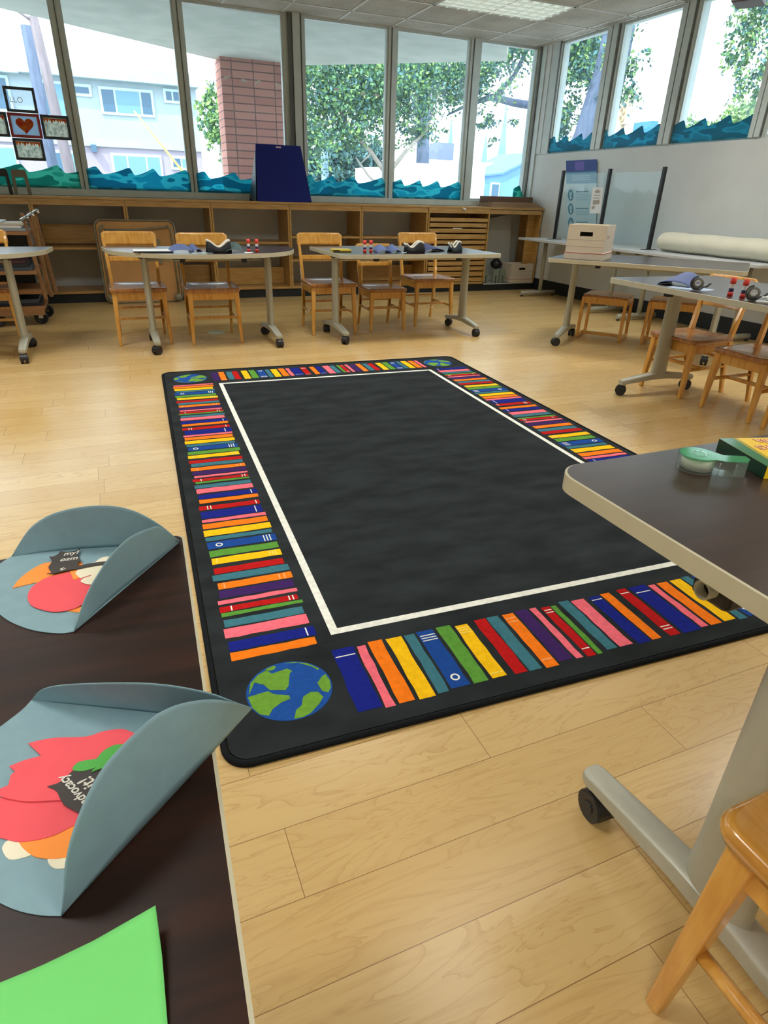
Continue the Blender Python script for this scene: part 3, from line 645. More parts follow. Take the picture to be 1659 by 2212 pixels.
for i, v in enumerate(bg_.v): bg_.v[i] = (v[0]+rb.uniform(-.012, .012), v[1], v[2]+rb.uniform(-.012, .012))
tag(bg_.build('black_bag', M_black), 'crumpled black bag on top of the stands beside the archive box', 'bag')
# folded brown folding table on edge
M_tubeg = mat('bronze_tube', S(136, 128, 106), .4, metal=.3); M_tanp = mat('fibreboard', S(196, 148, 88), .6, noise=.08, nscale=5)
t = thing('folded_table', 'folded fibreboard table with bronze tube frame leaning upright against the shelves', 'table', (.365, 7.99, 0)); t.rotation_euler = (math.radians(-7), 0, 0)
MB().prism(rrect(-.405, .405, .02, .86, .06, 5), -.02, 0, 0, None, Matrix(((1, 0, 0, 0), (0, 0, -1, 0), (0, 1, 0, 0), (0, 0, 0, 1)))).build('table_panel', M_tanp, t)
ed = [(p[0], .01, p[1]) for p in rrect(-.42, .42, .012, .875, .07, 6)]; MB().tube(ed+[ed[0]], .011, 8, caps=False).build('frame_tube', M_tubeg, t)
for q, (sx) in enumerate((-1, 1)):
    MB().tube([(sx*.375, -.035, .10), (sx*.375, -.035, .78), (sx*.33, -.035, .82)], .012, 8).build('folded_leg', M_tubeg, t)
    MB().lathe([(.001, -.008), (.042, -.008), (.042, .008), (.001, .008)], 20, 0, Matrix.Translation((sx*.36, -.035, .055)) @ Matrix.Rotation(PI/2, 4, 'X')).build('hinge_wheel', M_tubeg, t)
MB().tube([(-.33, -.035, .77), (.0, -.035, .775), (.36, -.035, .81)], .011, 8).build('cross_tube', M_tubeg, t)
MB().b6(.20, .235, -.035, -.01, .42, .68).build('latch_bar', M_tubeg, t)
# book cart at far left
M_cart = mat('cart_beech', S(150, 108, 68), .45, noise=.15, nscale=6, stretch=(1, 1, 6))
t = thing('book_cart', 'wooden cart with tall slats and rubber wheels at the far left wall', 'cart', (-1.05, 7.05, 0))
for i in range(3):
    y_ = -.12+.22*i
    MB().taper((.47+.035*i, y_, .21), (.42+.035*i, y_+.02, .96), (.035, .03), (.03, .028)).build('end_slat', M_cart, t, bevel=.004)
    MB().tube([(.40+.03*i, y_-.01, .90+.02*i), (.46+.03*i, y_-.03, .93+.02*i), (.47+.03*i, y_-.06, .915+.02*i)], [.012, .016, .010], 10).build('chrome_hook', M_chrome, t)
for z_ in (.80, .47, .30, .15): MB().b6(-.5, .45, -.26, .32, z_-.015, z_+.015).build('shelf', M_cart, t)
MB().b6(-.5, .45, -.28, -.26, .10, .18).build('base_rail', M_cart, t); MB().b6(-.5, .38, .30, .32, .17, .80).build('dark_back', M_black, t)
for (x_, y_) in ((.40, -.16), (.05, -.24), (.43, .22)):
    wh = MB(); m_ = Matrix.Translation((x_, y_, .062)) @ Matrix.Rotation(PI/2, 4, 'X')
    wh.lathe([(.001, -.014), (.044, -.014), (.046, -.018), (.060, -.014), (.062, 0), (.060, .014), (.046, .018), (.044, .014), (.001, .014)], 24, 0, m_)
    wh.lathe([(.046, -.0185), (.050, -.0185)], 24, 1, m_); wh.lathe([(.001, -.017), (.012, -.017)], 16, 1, m_)
    wo = wh.build('wheel', [M_black, M_grey], t)
    MB().b6(x_-.02, x_+.02, y_-.026, y_-.021, .055, .13).build('wheel_fork', M_chrome, wo)
M_book = [mat('book_'+n, c, .6) for n, c in (('dark', S(36, 36, 44)), ('maroon', S(70, 36, 40)), ('cream', S(198, 190, 170)), ('grey', S(150, 160, 170)), ('white', S(214, 220, 224)), ('slate', S(60, 70, 80)))]
for i, (z0, z1, x0, x1, mi, lab) in enumerate([(.816, .838, -1.50, -.62, 3, 'bluish white flat folder lying lowest on the cart top'), (.840, .862, -1.5, -.65, 4, 'white flat folder second up on the cart top'), (.864, .880, -1.5, -.63, 2, 'cream sheet pile lying on the cart top folders'), (.881, .893, -1.5, -.80, 4, 'white paper pile topmost on the book cart')]):
    tag(MB().b6(x0, x1, 6.82, 7.25, z0, z1).build('paper_folder', M_book[mi], bevel=.002), lab, 'folder', 'folders on the book cart top')
for i, (z0, z1, x1, mi, lab) in enumerate([(.486, .515, -.63, 5, 'dark slate folder lying on the second cart shelf'), (.517, .545, -.66, 0, 'black folder second up on the second cart shelf'), (.547, .572, -.68, 1, 'maroon folder third up on the second cart shelf'), (.166, .20, -.62, 0, 'black folder at the bottom of the book cart'), (.202, .235, -.64, 5, 'slate folder upper one at the bottom of the book cart')]):
    tag(MB().b6(-1.5, x1, 6.82, 7.28, z0, z1).build('paper_folder', M_book[mi], bevel=.002), lab, 'folder', 'folders on the lower cart shelves')
# floor outlet cover
d = MB(); d.lathe([(.001, .004), (.05, .004), (.052, .003), (.075, .003), (.08, 0)], 32); o = d.build('floor_outlet_cover', mat('brushed_cover', S(176, 176, 150), .4, metal=.4)); o.location = (.861, 6.06, .0); tag(o, 'round flat metal outlet cover in the floor under the half-round table', 'outlet')
# ------------------------------------------------------------------ clear screens, poster, roll
t = thing('sneeze_guard', 'row of clear acrylic screens held by black posts on the grey tables', 'screen', (5.55, 6.5, .735))
for y_ in (7.38, 6.515, 5.68): MB().b6(-.018, .018, y_-6.5-.018, y_-6.5+.018, .006, .80).build('post', M_black, t, bevel=.003); MB().b6(-.10, .10, y_-6.5-.02, y_-6.5+.02, 0, .006).build('post_base', M_black, t)
MB().b6(.012, .026, .02-.01, .02+.004, .03, .76).build('post_clip', M_tubeg, t)
for (a, b_) in ((6.53, 7.37), (5.70, 6.50)): MB().b6(-.002, .002, a-6.5, b_-6.5, .03, .76).build('acrylic_panel', M_acryl, t)
PB = [mat('poster_'+n, c, .6, noise=.03) for n, c in (('paper', S(196, 216, 222)), ('navy', S(40, 66, 140)), ('band', S(96, 150, 180)), ('teal', S(50, 120, 146)), ('line', S(150, 190, 204)), ('violet', S(96, 84, 170)))]
po = MB(); c0_, c1_, c2_, c3_ = Vector((5.850, 7.765, 1.668)), Vector((5.850, 7.147, 1.664)), Vector((5.850, 7.512, .76)), Vector((5.850, 6.93, .79))
def pq(u, v): a_ = c0_.lerp(c1_, u); b_ = c2_.lerp(c3_, u); return a_.lerp(b_, v)
def pr_(u0, u1, v0, v1, mi, e): po.add([pq(u0, v0)-Vector((e, 0, 0)), pq(u1, v0)-Vector((e, 0, 0)), pq(u1, v1)-Vector((e, 0, 0)), pq(u0, v1)-Vector((e, 0, 0))], [(0, 1, 2, 3)], mi)
pr_(0, 1, 0, 1, 0, 0); pr_(0, 1, 0, .15, 1, .001); pr_(.3, .6, .02, .13, 5, .0015); pr_(0, 1, .15, .30, 2, .001)
for v_ in (.20, .225, .25): pr_(.2, .8, v_, v_+.008, 0, .0015)
for v_, n_ in ((.40, 5), (.62, 4), (.80, 5)):
    pr_(.33, .75, v_, v_+.012, 3, .001)
    for j in range(1, n_): pr_(.33, .85-.1*(j % 2), v_+.012+.024*j, v_+.02+.024*j, 4, .001)
for v_ in (.45, .63, .82, .96):
    cc = [(.15+.10*math.cos(k*PI/10), v_+.075*math.sin(k*PI/10)) for k in range(20)]
    cc = [(u, min(v, .995)) for u, v in cc]
    po.add([pq(u, v)-Vector((.0012, 0, 0)) for u, v in cc], [tuple(range(20))], 3)
    if v_ == .82: pr_(.135, .165, .78, .86, 0, .0018); pr_(.09, .21, .81, .83, 0, .0018)
    elif v_ < .9: pr_(.10, .20, v_-.045, v_+.01, 4, .0018); pr_(.12, .18, v_+.015, v_+.05, 0, .0018)
tag(po.build('wall_poster', PB), 'blue topped information poster with round teal icons behind the left clear screen', 'poster')
no = MB(); no.add([(5.542, 6.765, 1.345), (5.542, 6.575, 1.345), (5.542, 6.555, 1.07), (5.542, 6.75, 1.065)], [(0, 1, 2, 3)], 0)
no.add([(5.540, 6.72, 1.30), (5.540, 6.665, 1.325), (5.540, 6.61, 1.30), (5.540, 6.64, 1.285), (5.540, 6.70, 1.285)], [(0, 1, 2, 3, 4)], 1)
for z_ in (1.265, 1.235): no.add([(5.540, 6.73, z_), (5.540, 6.60, z_), (5.540, 6.60, z_-.008), (5.540, 6.73, z_-.008)], [(0, 1, 2, 3)], 1)
no.add([(5.540, 6.72, 1.21), (5.540, 6.60, 1.21), (5.540, 6.60, 1.17), (5.540, 6.72, 1.16)], [(0, 1, 2, 3)], 1); no.add([(5.540, 6.73, 1.14), (5.540, 6.68, 1.15), (5.540, 6.67, 1.12), (5.540, 6.72, 1.11)], [(0, 1, 2, 3)], 1)
tag(no.build('paper_notice', [M_white, M_greyl]), 'small white notice with grey print taped inside the left clear screen', 'notice')
M_cream = mat('cream_roll', S(214, 212, 192), .6, noise=.03, nscale=12)
ro2 = MB(); rws = []
for i in range(25):
    y_ = 5.50-2.4*i/24; e = 1 if i > 0 else .98
    rws.append([(5.60+.135*e*math.cos(a), y_+.01*math.sin(i*.9), .737+.094+.094*e*math.sin(a)+(.003*math.sin(i*1.3))) for a in [k*2*PI/28 for k in range(29)]])
ro2.grid(rws)
rws2 = [[(5.60+r*.135*math.cos(a), 5.50-.02*(1-r), .737+.094+r*.094*math.sin(a)) for a in [k*2*PI/28 for k in range(29)]] for r in (.98, .9, .86, .2)]
ro2.grid(rws2[:2]); ro2.grid(rws2[1:], 1)
tag(ro2.build('paper_roll', [M_cream, mat('roll_inside', S(120, 116, 100), .8)]), 'long fat cream roll lying on the grey table along the right wall', 'roll')
# hanging box near the ceiling, top right
t = thing('ceiling_speaker', 'dark grey box hanging from the ceiling at the top right', 'speaker', (4.74, 4.36, 2.685), .55)
MB().b6(-.12, .12, -.10, .10, -.15, .15).build('speaker_cabinet', mat('dark_grey_case', S(78, 74, 78), .5), t, bevel=.01); MB().b6(-.03, .03, -.03, .03, .15, .340).build('hanger', M_black, t)
# ceiling light fixtures
def troffer(lx, ly, lab):
    t = thing('ceiling_light', lab, 'light', (lx, ly, HC), 0, 'recessed ceiling lights')
    hw, hd = .672, .332
    f = MB(); f.b6(-hw, hw, -hd, -hd+.018, -.012, 0); f.b6(-hw, hw, hd-.018, hd, -.012, 0); f.b6(-hw, -hw+.018, -hd, hd, -.012, 0); f.b6(hw-.018, hw, -hd, hd, -.012, 0)
    f.build('frame', M_tbar, t)
    g = MB(); g.b6(-hw+.018, hw-.018, -hd+.018, hd-.018, -.003, -.001); g.build('diffuser', M_diff, t)
    l = MB()
    for i in range(1, 10): l.b6(-hw+2*hw*i/10-.004, -hw+2*hw*i/10+.004, -hd+.018, hd-.018, -.022, -.003)
    for j in range(1, 5): l.b6(-hw+.018, hw-.018, -hd+2*hd*j/5-.004, -hd+2*hd*j/5+.004, -.022, -.003)
    l.build('louvre_grid', M_louv, t)
    return t
M_diff = mat('lamp_diffuser', S(222, 236, 228), .5, emis=.45); M_louv = mat('white_louvre', S(226, 232, 226), .4, emis=.12)
LB = ['louvred ceiling light over the far right table, the one in view', 'louvred ceiling light over the archive box table', 'louvred ceiling light over the nearest right table', 'louvred ceiling light by the front right corner', 'louvred ceiling light over the middle of the rug', 'louvred ceiling light over the middle rectangular table', 'louvred ceiling light behind the viewer', 'louvred ceiling light left of the rug', 'louvred ceiling light in the front left of the room', 'louvred ceiling light in the far left of the room']
for (lx, ly), lb in zip(LAMPS, LB): troffer(lx, ly, lb)
# ------------------------------------------------------------------ wave borders along the windows
def wave_mat(name, c1_, c2_, c3_):
    m = bpy.data.materials.new(name); m.use_nodes = True; nt = m.node_tree; N = nt.nodes; L = nt.links
    b = N['Principled BSDF']; out = N['Material Output']
    tc = N.new('ShaderNodeTexCoord'); mp = N.new('ShaderNodeMapping'); mp.inputs['Scale'].default_value = (1.2, 1.2, 4); L.new(tc.outputs['Object'], mp.inputs['Vector'])
    n = N.new('ShaderNodeTexNoise'); n.inputs['Scale'].default_value = 3.2; n.inputs['Detail'].default_value = 1; L.new(mp.outputs['Vector'], n.inputs['Vector'])
    r = N.new('ShaderNodeValToRGB'); r.color_ramp.interpolation = 'CONSTANT'; e = r.color_ramp.elements
    e[0].color = c1_; e[1].position = .48; e[1].color = c2_; x = e.new(.58); x.color = c3_
    L.new(n.outputs['Fac'], r.inputs['Fac']); L.new(r.outputs['Color'], b.inputs['Base Color']); b.inputs['Roughness'].default_value = .4
    tr = N.new('ShaderNodeBsdfTranslucent'); L.new(r.outputs['Color'], tr.inputs['Color'])
    tp = N.new('ShaderNodeBsdfTransparent'); L.new(r.outputs['Color'], tp.inputs['Color'])
    a = N.new('ShaderNodeMixShader'); a.inputs[0].default_value = .5; L.new(b.outputs[0], a.inputs[1]); L.new(tr.outputs[0], a.inputs[2])
    q = N.new('ShaderNodeMixShader'); q.inputs[0].default_value = .34; L.new(a.outputs[0], q.inputs[1]); L.new(tp.outputs[0], q.inputs[2]); L.new(q.outputs[0], out.inputs[0])
    return m
WM = [wave_mat('wave_teal', S(50, 160, 150), S(110, 205, 190), S(76, 182, 168)), wave_mat('wave_blue', S(24, 156, 182), S(90, 210, 222), S(44, 184, 206)), wave_mat('wave_deep', S(14, 128, 148), S(36, 164, 184), S(20, 146, 166))]
def wave(label, p0, p1, peaks, zb, h, mi, group, amp=.075):
    # p0,p1 : ends in plan; peaks in metres from p0
    o = MB(); L0 = math.hypot(p1[0]-p0[0], p1[1]-p0[1]); dx, dy = (p1[0]-p0[0])/L0, (p1[1]-p0[1])/L0; n = int(L0/.012)+1
    pk = sorted(peaks); top = []
    for i in range(n+1):
        s = L0*i/n; nx = [q for q in pk if q >= s-1e-6]; pv = [q for q in pk if q < s-1e-6]
        b = nx[0] if nx else (pk[-1]+.40); a = pv[-1] if pv else (pk[0]-.40)
        f = min(1, max(0, (s-a)/(b-a)))
        if f < .22: z = h-amp*(.5-.5*math.cos(PI*f/.22))
        else: g_ = (f-.22)/.78; z = h-amp+amp*(1.12*g_-.12*g_**8)*(.35+.65*g_) if g_ < 1 else h
        top.append((s, zb+max(.05, z)))
    th = .004; nx_, ny_ = -dy*th, dx*th
    A = [(p0[0]+dx*s, p0[1]+dy*s, z) for s, z in top]; B = [(p0[0]+dx*s, p0[1]+dy*s, zb) for s, z in top]
    A2 = [(x+nx_, y+ny_, z) for x, y, z in A]; B2 = [(x+nx_, y+ny_, z) for x, y, z in B]
    o.grid([B, A], 0, False); o.grid([A2, B2], 0, False); o.grid([A, A2], 0, False)
    tag(o.build('wave_border', WM[mi]), label, 'wave border', group)
GW = 'teal paper waves along the windows'; yw = 8.655; zb_ = 1.165
wave('teal wave strip under the picture frames, behind the bookends', (-1.24, yw), (-.125, yw), [.10, .54, .90], zb_, .225, 0, GW)
wave('blue wave strip in the pane in front of the house with the wide window', (-.045, yw), (1.09, yw), [.10, .46, .72, 1.08], zb_, .23, 1, GW)
wave('blue wave strip left of the easel in front of the brick pillar', (1.165, yw), (2.30, yw), [.09, .45, .85], zb_, .225, 1, GW)
wave('blue-green wave strip in the pane right of the easel', (2.54, yw), (3.63, yw), [.05, .35, .62, 1.03], zb_, .235, 1, GW)
wave('blue-green wave strip in the pane with the thick dark tree trunk', (3.735, yw), (4.79, yw), [.12, .40, .67, 1.0], zb_, .225, 1, GW)
wave('small green wave corner in the last back pane above the planks', (5.66, yw), (5.835, yw), [.09], zb_, .21, 0, GW, amp=.12)
xr = XR-.006; zr = ZS+.001
wave('deep teal wave strip in the right-hand window nearest the corner', (xr, 8.20), (xr, 7.33), [.09, .35, .66, .86], zr, .19, 2, GW)
wave('deep teal wave strip in the second right-hand window', (xr, 7.10), (xr, 6.20), [.02, .31, .62, .88], zr, .20, 2, GW)
wave('deep teal wave strip in the third right-hand window', (xr, 6.0), (xr, 5.03), [.12, .40, .70, 1.0], zr, .205, 2, GW)
# picture frames taped in the left window
FMs = {'dark': mat('dark_frame', S(50, 56, 62), .5), 'redf': mat('red_frame', S(158, 44, 44), .5)}
M_clearp = thin_glass('clear_sheet', (.93, .95, .97, 1), .6, diff=.10, dcol=(.9, .95, 1, 1)); M_lb = sheet_mat('pale_blue_sheet', S(196, 222, 240), tr=.45)
M_draw = sheet_mat('drawn_sheet', S(242, 242, 232), S(176, 188, 182), 30)
M_hr = sheet_mat('heart_red', S(206, 30, 26), S(228, 130, 34), 18, tr=.4)
def pic(label, x0, x1, z0, z1, fm, im, name='picture_frame', extra=None):
    t = thing(name, label, 'frame', ((x0+x1)/2, 8.64, (z0+z1)/2), 0, 'five picture frames set as a cross'); hw, hh, b = (x1-x0)/2, (z1-z0)/2, .026
    f = MB(); f.b6(-hw, hw, -.008, .008, -hh, -hh+b); f.b6(-hw, hw, -.008, .008, hh-b, hh); f.b6(-hw, -hw+b, -.008, .008, -hh+b, hh-b); f.b6(hw-b, hw, -.008, .008, -hh+b, hh-b)
    f.build('frame_border', FMs[fm], t); MB().b6(-hw+b, hw-b, -.002, .002, -hh+b, hh-b).build('picture', im, t)
    if extra == 'heart':
        hp = [];
        for k in range(40):
            a = 2*PI*k/40; hp.append((.0056*16*math.sin(a)**3*1.0, .0052*(13*math.cos(a)-5*math.cos(2*a)-2*math.cos(3*a)-math.cos(4*a))))
        m = MB(); m.add([(p[0]*.95, -.004, p[1]+.005) for p in hp], [tuple(range(40))]); m.build('heart', M_hr, t, solid=.002)
    if extra == 'top':
        m = MB(); rq = random.Random(3)
        for k in range(9):
            x_ = -hw+b+.015+k*(2*hw-2*b-.03)/8; m.add([(x_-.018, -.004, hh-b-.005), (x_+.018, -.004, hh-b-.005), (x_+rq.uniform(-.01, .01), -.004, hh-b-.03-rq.uniform(0, .03))], [(0, 1, 2)])
        m.build('red_drawing', M_hr, t)
    return t
pic('clear glass frame with dark border at the top of the frame cross', -.712, -.42, 1.868, 2.095, 'dark', M_clearp)
pic('red frame with a red and orange heart at the centre of the frame cross', -.722, -.42, 1.636, 1.862, 'redf', M_lb, extra='heart')
pic('dark frame with red drawing at the right arm of the frame cross', -.412, -.135, 1.636, 1.862, 'dark', M_draw, extra='top')
pic('dark frame with red drawing at the left arm, cut by the photo edge', -1.02, -.73, 1.636, 1.862, 'dark', M_draw, extra='top')
pic('dark frame with grey drawing hanging lowest of the frame cross', -.722, -.432, 1.425, 1.632, 'dark', M_draw, extra='top')
text('frame_writing', 'LLO', .07, M_white, (-.60, 8.633, 1.985), (PI/2, 0, 0)); wt = bpy.data.objects['frame_writing']; wt.parent = bpy.data.objects['picture_frame']; wt.location = (-.04, -.004, -.005); to_mesh(wt)
for i, (x_, z_, r_) in enumerate([(1.614, 2.353, .4), (1.815, 2.338, -.1), (1.972, 2.332, .6), (2.215, 2.328, -.5), (2.945, 2.336, .1), (3.299, 2.319, .0), (3.487, 2.314, -.2)]):
    o = MB().b6(-.033, .033, -.001, .001, -.012, .012).build('paper_scrap', M_white); o.location = (x_, 8.66, z_); o.rotation_euler = (0, -r_, 0)
    tag(o, ['first', 'second', 'third', 'last'][i]+' white tape scrap across the pane before the brick pillar, counted from its left' if i < 4 else ['left', 'middle', 'right'][i-4]+' white tape scrap of the row in the pane right of the easel', 'scrap', 'white tape scraps on the window glass')
# ------------------------------------------------------------------ folded paper tacos on the lower left table
P1_BASE=[(-0.0932,0.6175,0.7512),(-0.108,0.62,0.7512),(-0.1331,0.635,0.7512),(-0.1542,0.6561,0.7512),(-0.1695,0.6787,0.7512),(-0.1826,0.7067,0.7512),(-0.1916,0.7389,0.7512),(-0.191,0.7776,0.7512),(-0.1823,0.7972,0.7512),(-0.1707,0.8125,0.7512),(-0.1337,0.8102,0.7512),(-0.0895,0.8033,0.7512),(-0.0423,0.7921,0.7512),(0.0338,0.7769,0.7512)]
P1_CR=[(-0.0932,0.6175,0.7512),(-0.059,0.6641,0.7512),(-0.0175,0.7135,0.7512),(0.034,0.7788,0.7512)]
P1_FR=[(-0.093,0.6163,0.752),(-0.0844,0.6361,0.765),(-0.0714,0.6532,0.782),(-0.0512,0.6805,0.797),(-0.0352,0.7004,0.803),(-0.0193,0.7206,0.803),(0.0009,0.7412,0.798),(0.0131,0.7548,0.79),(0.0342,0.7726,0.755)]
P1_CB=[(-0.1707,0.8125,0.7512),(-0.1337,0.8102,0.7512),(-0.0895,0.8033,0.7512),(-0.0423,0.7921,0.7512),(0.0339,0.7778,0.7512)]
P1_FB=[(-0.1704,0.811,0.752),(-0.1603,0.8155,0.765),(-0.1429,0.8184,0.785),(-0.1203,0.8145,0.8),(-0.0947,0.8047,0.81),(-0.0642,0.7945,0.815),(-0.0349,0.7884,0.812),(-0.0103,0.7853,0.8),(0.0138,0.7751,0.782),(0.0342,0.7726,0.755)]
P2_BASE=[(-0.0932,0.2991,0.7512),(-0.1048,0.3041,0.7512),(-0.1182,0.3123,0.7512),(-0.131,0.3232,0.7512),(-0.1469,0.3404,0.7512),(-0.1623,0.3644,0.7512),(-0.1743,0.3939,0.7512),(-0.18,0.4282,0.7512),(-0.1774,0.4612,0.7512),(-0.1657,0.4812,0.7512),(-0.1496,0.4951,0.7512),(-0.1338,0.5104,0.7512),(-0.1265,0.5216,0.7512),(-0.0677,0.4893,0.7512),(-0.0128,0.4592,0.7512),(0.0616,0.4378,0.7512)]
P2_CR=[(-0.0932,0.2991,0.7512),(-0.0461,0.3411,0.7512),(0.0153,0.3952,0.7512),(0.0616,0.4376,0.7512)]
P2_FR=[(-0.093,0.2985,0.752),(-0.0887,0.3038,0.768),(-0.0847,0.3099,0.785),(-0.0782,0.3188,0.8),(-0.0691,0.331,0.812),(-0.0584,0.3442,0.82),(-0.0455,0.3559,0.825),(-0.0214,0.3777,0.826),(-0.0089,0.3848,0.825),(0.0037,0.3898,0.822),(0.0231,0.3973,0.812),(0.0407,0.4062,0.795),(0.0618,0.4368,0.7525)]
P2_CB=[(-0.1265,0.5216,0.7512),(-0.0677,0.4893,0.7512),(-0.0128,0.4592,0.7512),(0.0616,0.4376,0.7512)]
P2_FB=[(-0.1263,0.5211,0.752),(-0.1136,0.51,0.77),(-0.0894,0.4903,0.785),(-0.0398,0.4561,0.8),(-0.0067,0.4348,0.805),(0.025,0.4182,0.8),(0.0444,0.4158,0.785),(0.0618,0.4368,0.7525)]
RED1=[(-0.0654,0.7114,0.7535),(-0.0729,0.6838,0.7535),(-0.0835,0.6663,0.7535),(-0.0955,0.6587,0.7535),(-0.1143,0.6607,0.7535),(-0.1338,0.6765,0.7535),(-0.1417,0.6915,0.7535),(-0.1435,0.7101,0.7535),(-0.139,0.7252,0.7535),(-0.1272,0.7382,0.7535),(-0.1144,0.7415,0.7535),(-0.1052,0.7429,0.7535),(-0.1005,0.7436,0.7535),(-0.0953,0.7225,0.7535),(-0.0842,0.7283,0.7535),(-0.0651,0.7355,0.7535)]
ORG1a=[(-0.1617,0.7303,0.7525),(-0.157,0.7469,0.7525),(-0.1474,0.7634,0.7525),(-0.1352,0.7755,0.7525),(-0.1239,0.7778,0.7525),(-0.0887,0.767,0.7525),(-0.0847,0.7527,0.7525),(-0.0902,0.7382,0.7525),(-0.1163,0.7378,0.7525),(-0.1339,0.7268,0.7525),(-0.1371,0.7337,0.7525)]
ORG1b=[(-0.1009,0.6591,0.7523),(-0.0836,0.6629,0.7523),(-0.0869,0.6505,0.7523)]
ORG1c=[(-0.1005,0.7456,0.754),(-0.0952,0.7216,0.754),(-0.0841,0.7274,0.754),(-0.0862,0.7466,0.754)]
WHT1a=[(-0.0935,0.7361,0.7545),(-0.0881,0.7464,0.7545),(-0.0727,0.7555,0.7545),(-0.0569,0.7562,0.7545),(-0.0409,0.7548,0.7545),(-0.0458,0.7267,0.7545),(-0.0652,0.7097,0.7545),(-0.0765,0.7258,0.7545),(-0.0877,0.722,0.7545)]
WHT1b=[(-0.0874,0.7132,0.755),(-0.0838,0.7197,0.755),(-0.065,0.7248,0.755),(-0.0534,0.7287,0.755),(-0.0652,0.6973,0.755),(-0.08,0.7047,0.755)]
WHT1c=[(-0.0728,0.7538,0.7538),(-0.0648,0.7648,0.7538),(-0.0548,0.7655,0.7538),(-0.0408,0.7604,0.7538),(-0.0454,0.7446,0.7538),(-0.0611,0.7482,0.7538)]
LAB1=[(-0.1249,0.7878,0.756),(-0.1215,0.7853,0.756),(-0.1156,0.7888,0.756),(-0.1123,0.7965,0.756),(-0.1029,0.7918,0.756),(-0.095,0.7915,0.756),(-0.0883,0.7968,0.756),(-0.0915,0.7851,0.756),(-0.0907,0.7734,0.756),(-0.0876,0.7636,0.756),(-0.0905,0.7586,0.756),(-0.0917,0.7507,0.756),(-0.0723,0.7519,0.756),(-0.0545,0.7503,0.756),(-0.0547,0.743,0.756),(-0.0723,0.7447,0.756),(-0.0886,0.7436,0.756),(-0.1046,0.7437,0.756),(-0.1188,0.742,0.756),(-0.1257,0.744,0.756),(-0.1197,0.7452,0.756),(-0.1244,0.7592,0.756),(-0.1215,0.77,0.756),(-0.1218,0.7762,0.756)]
T1=[(-0.1125,0.7461,0.757),(-0.1047,0.7526,0.757),(-0.106,0.7723,0.757),(-0.0972,0.7715,0.757),(-0.1025,0.786,0.757),(-0.0953,0.7859,0.757)]
RED2a=[(-0.1246,0.4637,0.7535),(-0.1154,0.4638,0.7535),(-0.1028,0.4619,0.7535),(-0.0796,0.4541,0.7535),(-0.0675,0.4549,0.7535),(-0.0578,0.4541,0.7535),(-0.0488,0.4513,0.7535),(-0.04,0.443,0.7535),(-0.0274,0.4326,0.7535),(-0.0602,0.4145,0.7535),(-0.0754,0.3994,0.7535),(-0.1046,0.4048,0.7535),(-0.1253,0.4262,0.7535),(-0.1369,0.4429,0.7535),(-0.1261,0.4452,0.7535),(-0.1134,0.4452,0.7535)]
RED2b=[(-0.1343,0.4324,0.7545),(-0.1315,0.434,0.7545),(-0.1223,0.4272,0.7545),(-0.1008,0.422,0.7545),(-0.09,0.4042,0.7545),(-0.0881,0.3877,0.7545),(-0.0967,0.3921,0.7545),(-0.1181,0.399,0.7545),(-0.1303,0.4058,0.7545),(-0.14,0.413,0.7545),(-0.1415,0.4204,0.7545),(-0.1353,0.4215,0.7545)]
RED2c=[(-0.1425,0.4143,0.753),(-0.1308,0.4072,0.753),(-0.1185,0.4004,0.753),(-0.0971,0.3935,0.753),(-0.0825,0.3792,0.753),(-0.0754,0.3726,0.753),(-0.0782,0.3682,0.753),(-0.0865,0.3661,0.753),(-0.0985,0.3629,0.753),(-0.1091,0.3628,0.753),(-0.1224,0.366,0.753),(-0.132,0.3719,0.753),(-0.1405,0.3791,0.753),(-0.1462,0.3942,0.753)]
ORG2=[(-0.1239,0.3674,0.7525),(-0.1093,0.3641,0.7525),(-0.0866,0.3674,0.7525),(-0.0824,0.3658,0.7525),(-0.0847,0.341,0.7525),(-0.0925,0.3412,0.7525),(-0.1017,0.3441,0.7525),(-0.1123,0.3503,0.7525),(-0.1201,0.36,0.7525)]
WHT2a=[(-0.134,0.3649,0.7522),(-0.1326,0.3702,0.7522),(-0.1295,0.3706,0.7522),(-0.1212,0.3648,0.7522),(-0.1138,0.3528,0.7522),(-0.1189,0.3523,0.7522),(-0.1285,0.3545,0.7522)]
WHT2b=[(-0.1022,0.3401,0.7522),(-0.1037,0.3455,0.7522),(-0.0887,0.3428,0.7522),(-0.0846,0.3371,0.7522),(-0.0884,0.3323,0.7522),(-0.0974,0.3347,0.7522)]
GRN2a=[(-0.0887,0.4203,0.7558),(-0.0835,0.4248,0.7558),(-0.0705,0.423,0.7558),(-0.065,0.4298,0.7558),(-0.0571,0.433,0.7558),(-0.0507,0.4317,0.7558),(-0.0435,0.4307,0.7558),(-0.0535,0.4186,0.7558),(-0.0675,0.4142,0.7558),(-0.0803,0.4138,0.7558),(-0.0875,0.4172,0.7558)]
GRN2b=[(-0.0743,0.4095,0.7562),(-0.072,0.4123,0.7562),(-0.0636,0.4155,0.7562),(-0.0559,0.4169,0.7562),(-0.0599,0.4097,0.7562),(-0.0675,0.4106,0.7562)]
LAB2=[(-0.1066,0.4086,0.7553),(-0.0973,0.4095,0.7553),(-0.0887,0.4175,0.7553),(-0.0752,0.4139,0.7553),(-0.0599,0.4182,0.7553),(-0.0524,0.4098,0.7553),(-0.0679,0.3753,0.7553),(-0.082,0.3729,0.7553),(-0.0928,0.3846,0.7553),(-0.0966,0.3923,0.7553),(-0.0998,0.4014,0.7553)]
T2=[(-0.0799,0.3833,0.756),(-0.095,0.411,0.756),(-0.0706,0.3894,0.756),(-0.0825,0.4103,0.756)]
